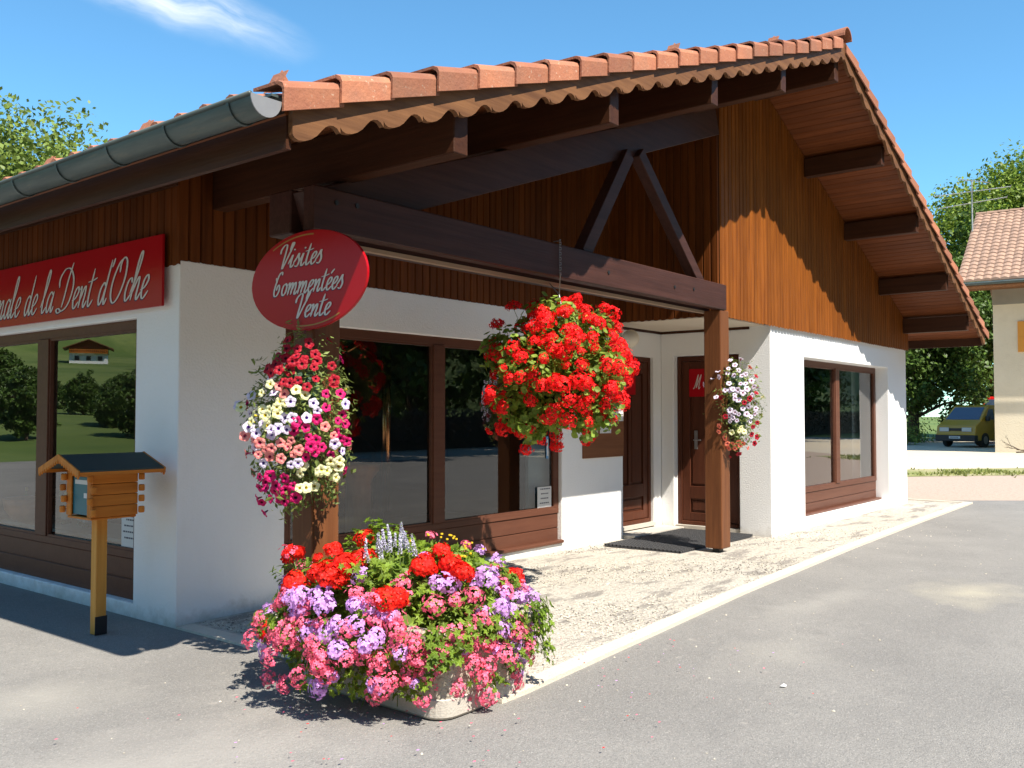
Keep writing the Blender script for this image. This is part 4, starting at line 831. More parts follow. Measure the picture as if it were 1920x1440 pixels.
# things seen behind the glass
def pedestal(x, y):
    t = empty('still_column', (x, y, 0), 'turned wooden column with copper pipe inside the porch window', 'column')
    b = MB(); b.lathe([(.17, .02), (.17, .1), (.13, .15), (.12, .85), (.15, .9), (.2, .97), (.2, 1.02), (.0, 1.03)], (x, y, 0)); b.build('column', TERRA, t, smooth=True)
    b = MB(); b.tube([(x - .2, y, 1.0), (x - .2, y, 2.1)], .04, n=12); b.tube([(x + .55, y + .2, .5), (x + .55, y + .2, 2.2)], .05, n=12); b.build('pipe', COPPER, t, smooth=True)
pedestal(6.05, 6.75)
t = empty('copper_still', (5.6, 8.2, 0), 'dark copper still with a swan neck standing deep inside the porch window', 'still')
b = MB(); b.lathe([(.5, .02), (.55, .3), (.55, .9), (.45, 1.1), (.25, 1.3), (.3, 1.5), (.2, 1.75), (.06, 1.85)], (7.2, 8.4, 0)); b.build('boiler', COPPER, t, smooth=True)
b = MB(); b.tube([(7.2, 8.4, 1.8), (7.2, 8.4, 2.2), (7.5, 8.4, 2.35), (8.2, 8.4, 1.9)], [.06, .05, .05, .04], n=12); b.build('neck', COPPER, t, smooth=True)
BOT = M('bottle_glass', (.55, .6, .55), .12, spec=.8); BOTG = M('green_bottle_glass', (.03, .10, .03), .12, spec=.8); CAP = M('bottle_cap', (.5, .42, .12), .4)
def bottle(x, y, z, h_, m, lab, grp=None):
    b = MB(); r_ = h_ * .15; b.lathe([(r_, 0), (r_, h_ * .58), (r_ * .45, h_ * .74), (r_ * .36, h_ * .92)], (x, y, z), m, 12); b.lathe([(r_ * .4, h_ * .9), (r_ * .4, h_)], (x, y, z), CAP, 10); b.lathe([(r_ * 1.03, h_ * .15), (r_ * 1.03, h_ * .45)], (x, y, z), PAPER, 12)
    return tag(b.build('bottle', smooth=False), lab, 'bottle', grp)
t = empty('display_table', (12.9, 5.3, 0), 'low round glass table with bottles behind the right window', 'table')
b = MB(); b.lathe([(.42, .74), (.42, .76)], (13.0, 5.5, 0), n=32); b.build('table_top', M('table_top_dark', (.05, .06, .05), .1, spec=.8), t)
b = MB(); b.lathe([(.2, .02), (.03, .06), (.03, .7), (.12, .739)], (13.0, 5.5, 0)); b.build('pedestal', BLACK, t)
for i, (dx, dy) in enumerate(((-.3, 0), (-.15, -.2), (.02, -.28), (.2, -.2), (.32, 0), (.1, .1))):
    bottle(13.0 + dx, 5.5 + dy, .76, .24, BOT, 'small clear bottle standing on the round table behind the right window', 'bottles on the round table behind the right window')
bottle(12.25, 5.05, .02, .62, BOT, 'tall clear carafe standing on the floor behind the right window')
t = empty('display_shelf', (4.2, 9.0, 0), 'white topped display shelf behind the left window', 'shelf')
b = MB(); b.box((3.95, 6.9, .44), (4.5, 10.6, .47)); b.build('table_top', CEIL, t)
for yy in (6.95, 8.7, 10.5): quick('leg', FRAME, t, ((4.05, yy, .02), (4.11, yy + .06, .44)), ((4.38, yy, .02), (4.44, yy + .06, .44)))
for i in range(9): bottle(4.2 + .05 * (i % 2), 8.35 + i * .21, .47, .3, BOTG, 'green bottle in the row on the display shelf behind the left window', 'green bottles behind the left window')
b = MB(); b.lathe([(.05, .0), (.16, .05), (.22, .14), (.24, .24), (.22, .24), (.14, .08), (.0, .05)], (4.0, 9.05, .47), TERRA, 20); tag(b.build('wooden_bowl', smooth=True), 'round orange wooden bowl low down behind the left window', 'bowl')
# ================================================================ FLOWERS
def rot_to(n):
    n = np.asarray(n, float); n = n / np.linalg.norm(n); a = np.cross([0.3, .2, 1.], n); a /= np.linalg.norm(a); return a, np.cross(n, a), n
def umbel_mesh(name, mat, r=.052, nfl=24, pr=.017, flat=.75, seed=0, loose=0.0):
    g = random.Random(seed); b = MB()
    for i in range(nfl):
        ph = i * 2.39996; ct = 1 - (i + .5) / nfl * 1.25; st_ = math.sqrt(max(0, 1 - ct * ct))
        d = Vector((st_ * math.cos(ph), st_ * math.sin(ph), ct)); rr = r * g.uniform(.78, 1.08 + loose)
        c = Vector((d.x * rr, d.y * rr, d.z * rr * flat))
        nn = (d + Vector((g.uniform(-.45, .45), g.uniform(-.45, .45), g.uniform(-.3, .5)))).normalized()
        a, e, _ = rot_to(nn); a, e = Vector(a), Vector(e); k = g.random() * 6
        for p in range(5):
            t = k + p * 1.2566; u = a * math.cos(t) + e * math.sin(t); v = a * -math.sin(t) + e * math.cos(t); q = pr * g.uniform(.85, 1.2)
            b.poly([c, c + u * q * .6 - v * q * .38 + nn * .003, c + u * q * 1.1 - v * q * .16 + nn * .0015, c + u * q * 1.1 + v * q * .2 + nn * .001, c + u * q * .6 + v * q * .4 + nn * .004], mat)
    b.tube([(0, 0, r * .3), (0, 0, -.02), (.01, 0, -.09)], .0022, STEM, 5)
    for i in range(6): b.tube([(0, 0, 0), (r * .6 * math.cos(i), r * .6 * math.sin(i), r * .3)], .0012, STEM, 3, False)
    me = bpy.data.meshes.new(name); me.from_pydata(b.v, [], b.f)
    for x in b.mats: me.materials.append(x)
    me.polygons.foreach_set('material_index', b.m); return me
def petunia_mesh(name, mat, throat, r=.028, seed=0):
    g = random.Random(seed); b = MB(); n = 20
    rings = [(.12, -.035), (.20, -.012), (.30, -.004), (.62, .0), (.98, -.002)]
    V_ = []
    for (q, z) in rings:
        for j in range(n):
            a = j * 2 * math.pi / n; lob = 1 + .10 * math.cos(5 * a) * (q > .5); wv = .0025 * math.sin(5 * a + q * 3) * (q > .5)
            V_.append((q * r * lob * math.cos(a), q * r * lob * math.sin(a), z * (.9) + wv + g.uniform(-.0006, .0006)))
    for i in range(4):
        b.mesh(V_, [(i * n + j, i * n + (j + 1) % n, (i + 1) * n + (j + 1) % n, (i + 1) * n + j) for j in range(n)], throat if i < 2 else mat)
    me = bpy.data.meshes.new(name); me.from_pydata(b.v, [], b.f)
    for x in b.mats: me.materials.append(x)
    me.polygons.foreach_set('material_index', b.m); return me
def salvia_mesh(name, seed):
    g = random.Random(seed); b = MB(); b.tube([(0, 0, -.12), (0, 0, .13)], .0025, STEM, 5)
    for i in range(46):
        z = i / 46 * .125; rr = .013 * (1 - i / 60); a = i * 2.4
        c = Vector((math.cos(a) * rr, math.sin(a) * rr, z)); s = .007
        for q in range(2):
            d = Vector((g.uniform(-1, 1), g.uniform(-1, 1), g.uniform(-.5, 1))).normalized() * s; e = Vector((g.uniform(-1, 1), g.uniform(-1, 1), g.uniform(-1, 1))).normalized() * s
            b.poly([c - d, c - e, c + d, c + e], P_SALVIA)
    me = bpy.data.meshes.new(name); me.from_pydata(b.v, [], b.f)
    for x in b.mats: me.materials.append(x)
    me.polygons.foreach_set('material_index', b.m); return me
def place(name, me, P, nrm, parent, scale=1.0, jit=.35):
    n = Vector(nrm).normalized() + Vector((rnd.uniform(-jit, jit), rnd.uniform(-jit, jit), rnd.uniform(-jit, jit)))
    o = bpy.data.objects.new(name, me); COL.objects.link(o)
    q = n.to_track_quat('Z', 'Y'); o.parent = parent
    loc = Vector(P) - parent.location
    o.matrix_basis = Matrix.LocRotScale(loc, q @ Matrix.Rotation(rnd.uniform(0, 6.28), 4, 'Z').to_quaternion(), Vector((scale,) * 3))
    return o
def leaf_patch(b, P, n, s, g, kind='round', m=None):
    """one leaf: a slightly cupped lobed disc"""
    a, e, n = rot_to(n); a, e, n = Vector(a), Vector(e), Vector(n); P = Vector(P); k = g.random() * 6.28
    u = a * math.cos(k) + e * math.sin(k); v = n.cross(u)
    if kind == 'round':
        pts = []
        for j in range(8):
            t = j * math.pi / 4 + .39; rr = s * (.5 if j % 2 else .58) * (1 if j not in (3, 4) else .9)
            pts.append(P + u * rr * math.cos(t) + v * rr * math.sin(t) + n * s * .10)
        base = len(b.v); b.v += [tuple(P - n * s * .05)] + [tuple(p) for p in pts]; mi = b.mi(m)
        for j in range(0, 8, 2): b.f.append((base, base + 1 + j, base + 1 + (j + 1) % 8, base + 1 + (j + 2) % 8)); b.m.append(mi)
    elif kind == 'ivy':
        base = len(b.v); mi = b.mi(m); b.v.append(tuple(P)); 
        for j in range(10):
            t = j * math.pi / 5; rr = s * (.6 if j % 2 == 0 else .3); b.v.append(tuple(P + u * rr * math.cos(t) + v * rr * math.sin(t) + n * s * .08 * (j % 2)))
        for j in range(0, 10, 2): b.f.append((base, base + 1 + (j - 1) % 10, base + 1 + j, base + 1 + (j + 1) % 10)); b.m.append(mi)
    else:
        b.poly([P - u * s * .5, P + v * s * .2, P + u * s * .5 + n * s * .1, P - v * s * .2], m)
def foliage(name, c, r, N_, size, m, parent, kind, g, lo=.55, zmin=None, fdens=1.0, clip=None):
    b = MB(); c = np.array(c); r = np.array(r); k = 0; tries = 0
    while k < N_ and tries < N_ * 6:
        tries += 1
        d = nprng.randn(3); d /= np.linalg.norm(d); q = lo + (1.0 - lo) * nprng.rand() ** .6
        # lumpy outline
        q *= 1 + .14 * math.sin(d[0] * 5 + 1) * math.sin(d[1] * 6) + .11 * math.sin(d[2] * 9 + d[0] * 7)
        if math.sin(d[0] * 11 + 2) + math.sin(d[1] * 13) + math.sin(d[2] * 12 + 1) < -1.2 * fdens: continue
        P = c + d * r * q
        if zmin is not None and P[2] < zmin: continue
        if clip and clip(P): continue
        n = d * .7 + np.array([0, 0, .5]) + nprng.randn(3) * .45
        leaf_patch(b, P, n, size * g.uniform(.6, 1.25), g, kind, m); k += 1
    for i in range(int(N_ * .03)):
        d = nprng.randn(3); d /= np.linalg.norm(d); P = c + d * r * .98
        if clip and clip(P): continue
        b.tube([tuple(c + d * r * .3), tuple(c + d * r * .7 + np.array([0, 0, .02])), tuple(P)], .0022, STEM, 4, False)
    return b.build(name, None, parent)
ELL = dict(planter=((3.655, 3.72, .34), (.745, .745, .50)), basket=((6.24, 4.5, 1.84), (.60, .60, .61)), pa=((3.50, 4.42, 1.45), (.33, .33, .58)), pb=((9.37, 4.40, 1.62), (.31, .31, .51)))
def nrm_of(P, key):
    c, r = ELL[key]; return Vector([(P[i] - c[i]) / r[i] ** 2 for i in range(3)]).normalized()
def back_points(key, n, cond, g):
    c, r = ELL[key]; out = []; view = Vector((-c[0], -c[1], 1.5 - c[2])).normalized()
    while len(out) < n:
        d = Vector((g.gauss(0, 1), g.gauss(0, 1), g.gauss(0, 1))).normalized(); P = tuple(c[i] + d[i] * r[i] for i in range(3))
        if d.dot(view) > -.05 or not cond(P, d): continue
        if all((Vector(P) - Vector(q)).length > .10 for q in out): out.append(P)
    return out
# ---- concrete trough with geraniums
t = empty('flower_trough', (3.7, 3.65, 0), 'concrete trough overflowing with pink, red and purple geraniums on the asphalt', 'planter')
b = MB(); rings = []
def rrect(cx, cy, hx, hy, rc, z, n=6):
    P_ = []
    for (sx, sy, a0) in ((1, 1, 0), (-1, 1, 90), (-1, -1, 180), (1, -1, 270)):
        for k in range(n + 1):
            a = R(a0 + 90 * k / n); P_.append((cx + sx * (hx - rc) + rc * math.cos(a), cy + sy * (hy - rc) + rc * math.sin(a), z))
    return P_
TX, TY = 3.68, 3.66
spec = [(.44, .55, .0, .10), (.455, .565, .015, .11), (.46, .57, .10, .11), (.455, .565, .105, .11), (.475, .585, .37, .11), (.50, .61, .385, .12), (.50, .61, .43, .12), (.485, .595, .44, .11), (.44, .55, .44, .1), (.43, .54, .36, .1)]
R_ = [rrect(TX, TY, hx - .09, hy, rc, z) for hx, hy, z, rc in spec]; n = len(R_[0]); vs_ = [p for q in R_ for p in q]
for i in range(len(R_) - 1):
    b.mesh(R_[i] + R_[i + 1], [(j, (j + 1) % n, n + (j + 1) % n, n + j) for j in range(n)], CONCS if i < 3 else CONC)
b.poly(R_[0][::-1], CONC); trough = b.build('trough', None, t, merge=True)
b = MB(); b.poly([(x, y, .40) for x, y, z in rrect(TX, TY, .345, .545, .1, 0)]); b.build('soil', SOIL, t)
g = random.Random(3)
inside = lambda P: (abs(P[0] - TX) < .41 and abs(P[1] - TY) < .61 and P[2] < .42)
foliage('foliage', ELL['planter'][0], (.69, .70, .49), 5200, .040, LEAF_T, t, 'ivy', g, .62, .10, clip=inside)
foliage('foliage', (3.67, 3.70, .46), (.52, .54, .32), 2200, .05, LEAF_G, t, 'round', g, .3, .44)
b = MB()   # trailing shoots over the rim
rimp = rrect(TX, TY, .44, .64, .13, 0, 5); cum = [0]
for a, c_ in zip(rimp, rimp[1:] + rimp[:1]): cum.append(cum[-1] + math.dist(a, c_))
for i in range(2000):
    s_ = g.random() * cum[-1]; k = max(i_ for i_ in range(len(rimp)) if cum[i_] <= s_); q = (s_ - cum[k]) / max(1e-6, cum[k + 1] - cum[k]); a, c_ = rimp[k], rimp[(k + 1) % len(rimp)]; x, y = a[0] + (c_[0] - a[0]) * q, a[1] + (c_[1] - a[1]) * q
    dr = abs(math.sin(x * 9 + y * 7) * math.cos(y * 5 - x * 3)); z = .50 - g.random() ** .8 * (.10 + .30 * dr); o_ = g.uniform(-.02, .07)
    if x > TX + .25 and y > TY: continue
    n_ = Vector((x - TX, y - TY, 0)).normalized(); leaf_patch(b, (x + n_.x * o_, y + n_.y * o_, z), (n_.x + g.gauss(0, .4), n_.y + g.gauss(0, .4), .5 + g.gauss(0, .3)), g.uniform(.028, .05), g, 'ivy')
b.build('foliage', LEAF_T, t)
b = MB()   # fine upright foliage in the middle
for i in range(1500):
    a = g.uniform(0, 6.28); d = g.random() ** .5 * .34; x, y = 3.68 + d * math.cos(a), 3.64 + d * math.sin(a); z = .56 + g.uniform(0, .26) * (1 - d)
    leaf_patch(b, (x, y, z), (g.gauss(0, 1), g.gauss(0, 1), .6), g.uniform(.03, .06), g, 'blade')
b.build('foliage', LEAF_T, t)
um = {'red': [umbel_mesh('red_umbel', P_SCAR, .058, 30, .018, .75, s) for s in (1, 2, 3)],
      'purple': [umbel_mesh('purple_umbel', P_PURP, .048, 15, .021, .85, s, .35) for s in (4, 5, 6)],
      'pink': [umbel_mesh('pink_umbel', P_PINK, .046, 19, .017, .9, s, .45) for s in (7, 8, 9)]}
cnt = 0
for colr, L in PLANTER_BLOOMS.items():
    if colr == 'salvia': continue
    for P in L:
        n_ = nrm_of(P, 'planter'); c0 = Vector(P); P2 = c0 + n_ * rnd.uniform(-.05, .04)
        if P2.z < .05: P2.z = .07
        place('geranium_bloom', rnd.choice(um[colr]), P2, n_ + Vector((0, 0, .25)), t, rnd.uniform(.68, .96) * (1.18 if colr == 'red' else 1.08 if colr == 'purple' else 1.0), .4)
        cnt += 1
b = MB(); fr_ = []
c_, r_e = ELL['planter']
while len(fr_) < 58:
    d = Vector((rnd.gauss(0, 1), rnd.gauss(0, 1), rnd.gauss(.1, .8))).normalized(); P = Vector([c_[i] + d[i] * r_e[i] * .97 for i in range(3)])
    if P.z < .12 or d.dot(Vector((-.6, -.75, .3))) < 0 or (P - Vector((3.45, 3.1, .62))).length < .26: continue
    up_ = P.z > .62
    if up_ and rnd.random() < .45: continue
    fr_.append(P); me = rnd.choice(um[rnd.choice(['purple', 'pink', 'pink', 'purple', 'pink']) if not (d.x < -.2 and up_) else 'red']); q = (d + Vector((rnd.uniform(-.4, .4), rnd.uniform(-.4, .4), .3))).to_track_quat('Z', 'Y').to_matrix() * rnd.uniform(.5, .85)
    for p in me.polygons: b.poly([q @ me.vertices[i].co + P for i in p.vertices], me.materials[p.material_index])
for P in back_points('planter', 40, lambda P, d: .2 < P[2] < .66, rnd):
    me = rnd.choice(um[rnd.choice(['pink', 'pink', 'purple', 'red'])]); n_ = nrm_of(P, 'planter'); q = (n_ + Vector((0, 0, .3))).to_track_quat('Z', 'Y').to_matrix()
    for p in me.polygons: b.poly([q @ me.vertices[i].co + Vector(P) for i in p.vertices], me.materials[p.material_index])
o = b.build('geranium_blooms', None, t); o['kind'] = 'stuff'
sm = [salvia_mesh('salvia_spike', s) for s in (1, 2, 3)]
for P in PLANTER_BLOOMS['salvia']:
    place('salvia_spike', rnd.choice(sm), Vector(P) + Vector((.02, .02, .02)), (0, 0, 1), t, rnd.uniform(.6, .95), .25)
b = MB()
for i in range(22):
    x, y = 3.5 + rnd.random() * .5, 3.25 + rnd.random() * .4; rr = rnd.uniform(.006, .009); P = Vector((x, y, .0)); d = Vector(((x - 3.655) / .745, (y - 3.72) / .745, 0)); 
    if d.length < 1: b.lathe([(rr, -.004), (rr, .004)], (x, y, .34 + .50 * math.sqrt(1 - d.length ** 2) + .01), n=6)
b.build('yellow_blooms', M('petal_gold', (.8, .5, .02), .6), t)

# ---- hanging basket of red geraniums
t = empty('hanging_basket', (6.24, 4.5, 2.45), 'round hanging basket full of bright red geraniums under the porch beam', 'hanging basket')
b = MB(); b.lathe([(.10, 1.58), (.22, 1.64), (.28, 1.76), (.29, 1.84), (.27, 1.84), (.2, 1.7), (.0, 1.66)], (6.24, 4.5, 0), n=24); b.build('bowl', M('basket_plastic', (.03, .035, .03), .6), t, smooth=True)
CHM = M('chain_metal', (.30, .30, .30), .5, metallic=.5)
b = MB()
for i in range(14):
    z = 2.655 + i * .021; a = i % 2
    dx, dy = (.008, 0) if a else (0, .008)
    b.tube([(6.15 - dx, TF - .026 - dy, z - .012), (6.15 - dx, TF - .026 - dy, z + .012), (6.15 + dx, TF - .026 + dy, z + .012), (6.15 + dx, TF - .026 + dy, z - .012), (6.15 - dx, TF - .026 - dy, z - .012)], .0025, n=5)
b.tube([(6.15, TF - .026, 2.93), (6.15, TF + .04, 2.93)], .004); b.tube([(6.15, TF - .026, 2.66), (6.24, 4.5, 2.50), (6.30, TF + .2, 2.62)], .005, n=6)
for a in (0, 2.1, 4.2): b.tube([(6.24, 4.5, 2.50), (6.24 + .28 * math.cos(a), 4.5 + .28 * math.sin(a), 1.84)], .003, n=5)
b.build('chain', CHM, t)
g = random.Random(5)
bc = ELL['basket'][0]
foliage('foliage', bc, (.43, .43, .43), 2400, .050, LEAF_G, t, 'round', g, .4)
for (dx, dy, dz, rr, nn) in ((-.30, .26, .16, .26, 520), (.31, -.20, .12, .23, 460), (-.10, .02, .42, .24, 420), (.16, -.20, .36, .22, 380), (-.28, .10, -.26, .27, 560), (.02, -.28, -.30, .26, 520), (-.05, -.38, .0, .26, 480), (-.38, -.08, .0, .25, 420), (.2, .3, .1, .28, 420), (.0, .2, -.3, .26, 360), (-.2, .14, -.46, .14, 150)):
    foliage('foliage', (bc[0] + dx, bc[1] + dy, bc[2] + dz), (rr, rr, rr * .9), nn, .05, LEAF_G, t, 'round', g, .35)
rm = [umbel_mesh('scarlet_umbel', P_RED, .060, 26, .018, .8, s, .25) for s in (11, 12, 13, 14)]
for P in BASKET_BLOOMS['red']:
    n_ = nrm_of(P, 'basket'); place('geranium_bloom', rnd.choice(rm), Vector(P) + n_ * rnd.uniform(-.10, .04), n_ + Vector((0, 0, .2)), t, rnd.choice([rnd.uniform(.5, .75), rnd.uniform(.8, 1.1), rnd.uniform(.8, 1.1)]), .5)
b = MB()
for P in back_points('basket', 45, lambda P, d: True, rnd):
    me = rnd.choice(rm); n_ = nrm_of(P, 'basket'); q = (n_ + Vector((0, 0, .3))).to_track_quat('Z', 'Y').to_matrix()
    for p in me.polygons: b.poly([q @ me.vertices[i].co + Vector(P) for i in p.vertices], me.materials[p.material_index])
o = b.build('geranium_blooms', None, t); o['kind'] = 'stuff'

# ---- petunias on the posts
def petunias(key, data, root, cx, n_leaf):
    g = random.Random(9); c, r = ELL[key]
    foliage('foliage', (c[0], c[1], c[2]), tuple(v * .95 for v in r), n_leaf, .045, LEAF_P, root, 'blade', g, .35, fdens=3)
    b = MB(); b.lathe([(.09, c[2] - .3), (.12, c[2] - .1), (.12, c[2] + .2), (.08, c[2] + .3)], (cx[0], cx[1], 0), n=12); b.build('planting_bag', M('green_bag', (.02, .06, .03), .7), root)
    mats = {'crimson': (P_CRIM, T_DARK), 'yellow': (P_YEL, T_GOLD), 'lavender': (P_LAV, T_VIO if key == 'pa' else T_ROSE), 'magenta': (P_MAG, T_DARK), 'pink': (P_SAL, T_ROSE), 'coral': (P_COR, T_ROSE)}
    ms = {k: [petunia_mesh(k + '_petunia', *mats[k], r=.030, seed=s) for s in (1, 2)] for k in data}
    allp = [(k, P) for k in data for P in data[k]]; rnd.shuffle(allp)
    rest = MB()
    view0 = Vector((0, 0, 1.5))
    for i, (k, P) in enumerate(allp):
        n_ = nrm_of(P, key); tow = (view0 - Vector(P)).normalized(); n2 = n_ * .9 + tow * .45 + Vector((0, 0, .15)); s = rnd.uniform(.78, 1.18); P_ = Vector(P) + n_ * rnd.uniform(-.03, .035)
        if i < 99: place('petunia_bloom', rnd.choice(ms[k]), P_, n2, root, s, .5)
        else:
            me = rnd.choice(ms[k]); q = (n2 + Vector((rnd.uniform(-.3, .3), rnd.uniform(-.3, .3), 0))).to_track_quat('Z', 'Y').to_matrix() * s
            for p in me.polygons: rest.poly([q @ me.vertices[j].co + P_ for j in p.vertices], me.materials[p.material_index])
    ks = list(data)
    for P in back_points(key, 26, lambda P, d: True, rnd):
        k = rnd.choice(ks); me = ms[k][0]; n_ = nrm_of(P, key); q = n_.to_track_quat('Z', 'Y').to_matrix()
        for p in me.polygons: rest.poly([q @ me.vertices[j].co + Vector(P) for j in p.vertices], me.materials[p.material_index])
    o = rest.build('petunia_blooms', None, root); o['kind'] = 'stuff'
t = empty('petunia_column', (3.5, 4.42, 1.0), 'large column of mixed crimson, yellow and magenta petunias on the left porch post', 'hanging flowers')
petunias('pa', PETUNIAS_A, t, (3.50, 4.42), 3400)
t = empty('petunia_column', (9.37, 4.40, 1.1), 'small column of pale pink and coral petunias on the right porch post', 'hanging flowers')
petunias('pb', PETUNIAS_B, t, (9.40, 4.40), 2600)

# ================================================================ TREES
def tree_thing(name, loc, H, rx_, ry_, zc, rz_, leaf, nclump, nleaf, ls, lab, group, seed, trunk_r=.25, cone=False):
    g = np.random.RandomState(seed); root = empty(name, loc, lab, 'tree', group)
    x0, y0, z0 = loc
    b = MB(); top = H * .8; pts = [(x0, y0, z0 - .3)] + [(x0 + g.uniform(-.15, .15) * k, y0 + g.uniform(-.15, .15) * k, z0 + top * k / 6) for k in range(1, 7)]
    b.tube(pts, [trunk_r * (1 - .14 * k) for k in range(7)], n=8)
    cl = []
    for i in range(nclump):
        d = g.randn(3); d /= np.linalg.norm(d); q = g.rand() ** .45
        if cone: zz = g.rand(); rr = (1 - zz) ** .8; P = np.array([d[0] * rx_ * rr, d[1] * ry_ * rr, -rz_ + 2 * rz_ * zz])
        else:
            q *= .92 + .2 * math.sin(d[0] * 4 + seed) * math.cos(d[1] * 5 + seed * 2) + .12 * math.sin(d[2] * 7)
            P = np.array([d[0] * rx_, d[1] * ry_, d[2] * rz_]) * q
        cl.append((P + np.array([x0, y0, z0 + zc]), g.uniform(.6, 1.3)))
    for P, s in cl[::max(1, nclump // 26)]:
        k = min(5, max(1, int((P[2] - z0) / top * 6) - 1)); a = pts[k]; m_ = [(a[i] + P[i]) / 2 + (0, 0, .3)[i] for i in range(3)]
        b.tube([a, m_, tuple(P)], [trunk_r * .32, trunk_r * .2, trunk_r * .07], n=5, cap=False)
    b.build('trunk', BARK, root)
    cs = min(rx_, rz_) * .26
    n = nclump * nleaf; C_ = np.repeat(np.array([c for c, s in cl]), nleaf, 0); S_ = np.repeat(np.array([s for c, s in cl]), nleaf)[:, None]
    dd = g.randn(n, 3); dd /= np.linalg.norm(dd, axis=1)[:, None]; dd[:, 2] *= .7
    P = C_ + dd * (g.rand(n, 1) ** .5) * cs * S_
    nn = dd * .6 + g.randn(n, 3) * .6 + np.array([0, 0, .45]); nn /= np.linalg.norm(nn, axis=1)[:, None]
    a = np.cross(nn, g.randn(n, 3)); a /= np.linalg.norm(a, axis=1)[:, None]; e = np.cross(nn, a); L = ls * g.uniform(.55, 1.25, (n, 1))
    V = np.stack([P - a * L * .5, P + e * L * .3, P + a * L * .5 - nn * L * .12, P - e * L * .3], 1).reshape(-1, 3)
    me = bpy.data.meshes.new('crown'); me.vertices.add(4 * n); me.vertices.foreach_set('co', V.ravel()); me.loops.add(4 * n); me.loops.foreach_set('vertex_index', np.arange(4 * n, dtype=np.int32))
    me.polygons.add(n); me.polygons.foreach_set('loop_start', np.arange(0, 4 * n, 4, dtype=np.int32)); me.update(calc_edges=True); me.materials.append(leaf)
    o = bpy.data.objects.new('crown', me); COL.objects.link(o); o.parent = root; o.matrix_parent_inverse = parent_matrix(root).inverted()
    return root
tree_thing('broadleaf_tree', (10.4, 25.6, 0), 9.6, 3.5, 3.0, 6.5, 3.6, TREE_C, 420, 95, .16, 'light green leafy tree rising behind the gutter on the left', None, 21)
tree_thing('broadleaf_tree', (6.6, 24.5, 0), 9.0, 3.0, 3.0, 6.6, 3.6, TREE_C, 300, 95, .15, 'leafy tree at the far left edge behind the tiled roof', None, 22)
tree_thing('broadleaf_tree', (67.5, 11.2, 0), 18, 6.6, 6.6, 11.6, 6.9, TREE_A, 460, 170, .30, 'tall pale green tree standing behind the tiled roof of the neighbouring house', None, 31, .45)
tree_thing('broadleaf_tree', (62, 20.0, 0), 15, 4.8, 4.8, 9.6, 5.4, TREE_A, 300, 150, .30, 'medium green tree left of the tall tree, just above the shop roof edge', None, 32, .4)
tree_thing('broadleaf_tree', (53.5, 14.6, 0), 9.5, 3.9, 4.2, 5.6, 5.0, TREE_B, 460, 110, .26, 'dense dark green tree behind the yellow van', None, 33, .35)
tree_thing('broadleaf_tree', (58, 11.4, 0), 12, 4.0, 3.6, 7.2, 5.6, TREE_B, 330, 100, .28, 'dark tree between the yellow van and the neighbouring house wall', None, 34, .3)
tree_thing('broadleaf_tree', (57, 20.5, 0), 10, 4.5, 4.5, 5.0, 5.0, TREE_B, 360, 100, .30, 'dark tree half hidden behind the end of the shop wall', None, 35, .3)
b = MB(); g = random.Random(8)
for i in range(1500):
    a = g.gauss(0, 1), g.gauss(0, 1), abs(g.gauss(0, .7)); leaf_patch(b, (48.5 + a[0] * .9, 13.9 + a[1] * .8, .1 + a[2] * .8), (a[0], a[1], 1), .2, g, 'blade')
b.tube([(48.5, 13.9, -.1), (48.5, 13.9, .6)], .05)
tag(b.build('shrub', TREE_C), 'low light green shrub on the ground left of the yellow van', 'shrub')

# surroundings on the camera's side, seen as reflections in the shop windows
proto = None
GRP = 'trees opposite the shop mirrored in its windows'
LBT = 'dark leafy tree across the road, mirrored in the shop windows'
proto = tree_thing('broadleaf_tree', (12, -19, 0), 11, 4.2, 4.0, 6.2, 5.2, TREE_B, 190, 60, .45, LBT, GRP, 41, .3)
for i, (x, y, s) in enumerate(((4, -18, 1.0), (19, -20, 1.15), (26, -18, .95), (33, -21, 1.2), (41, -19, 1.0), (49, -20, 1.1), (58, -18, 1.1), (67, -20, 1.2), (76, -20, 1.1), (-4, -20, 1.1))):
    copy_thing(proto, (x, y, 0), i * 1.3, s)
b = MB(); g = random.Random(12)
for i in range(9000):
    leaf_patch(b, (g.uniform(-6, 80), -15.6 + g.uniform(-.5, .7), g.random() ** .6 * 1.7), (g.gauss(0, .6), .8, g.gauss(.3, .5)), .30, g, 'blade')
b.box((-6, -16.2, -.1), (80, -15.6, 1.4), BARK)
tag(b.build('hedge', TREE_A), 'clipped green hedge across the road, mirrored in the porch window', 'hedge', kind='stuff')
# hillside up the valley on the left
b = MB(); nx, ny = 60, 60
def hillz(x, y):
    return max(0, (y - 30)) * .070 + max(0, y - 320) * .5 + (1.2 * math.sin(x * .03) + .8 * math.sin(y * .045)) * max(0, min(1, (y - 40) / 40)) - .02
HX = lambda i: -420 + 422 * i / nx
vs_ = [(HX(i), 30 + 400 * j / ny, -.02 + hillz(HX(i), 30 + 400 * j / ny) * min(1, max(0, (2 - HX(i)) / 14))) for i in range(nx + 1) for j in range(ny + 1)]
b.mesh(vs_, [(i * (ny + 1) + j, (i + 1) * (ny + 1) + j, (i + 1) * (ny + 1) + j + 1, i * (ny + 1) + j + 1) for i in range(nx) for j in range(ny)])
tag(b.build('hillside', MEADOW, smooth=True), kind='structure')
b = MB(); na, nr = 150, 14; vs_ = []
SKY_BLOCK_RIDGE = ground_mat('added_unseen_ridge', (.045, .075, .022), [(V3(.02), .45, .6, .8, (.13, .17, .045)), (V3(.12), .4, .7, .6, (.02, .04, .012)), (V3(.5), .5, .7, .4, (.08, .11, .03))], [(.6, 1.5)])
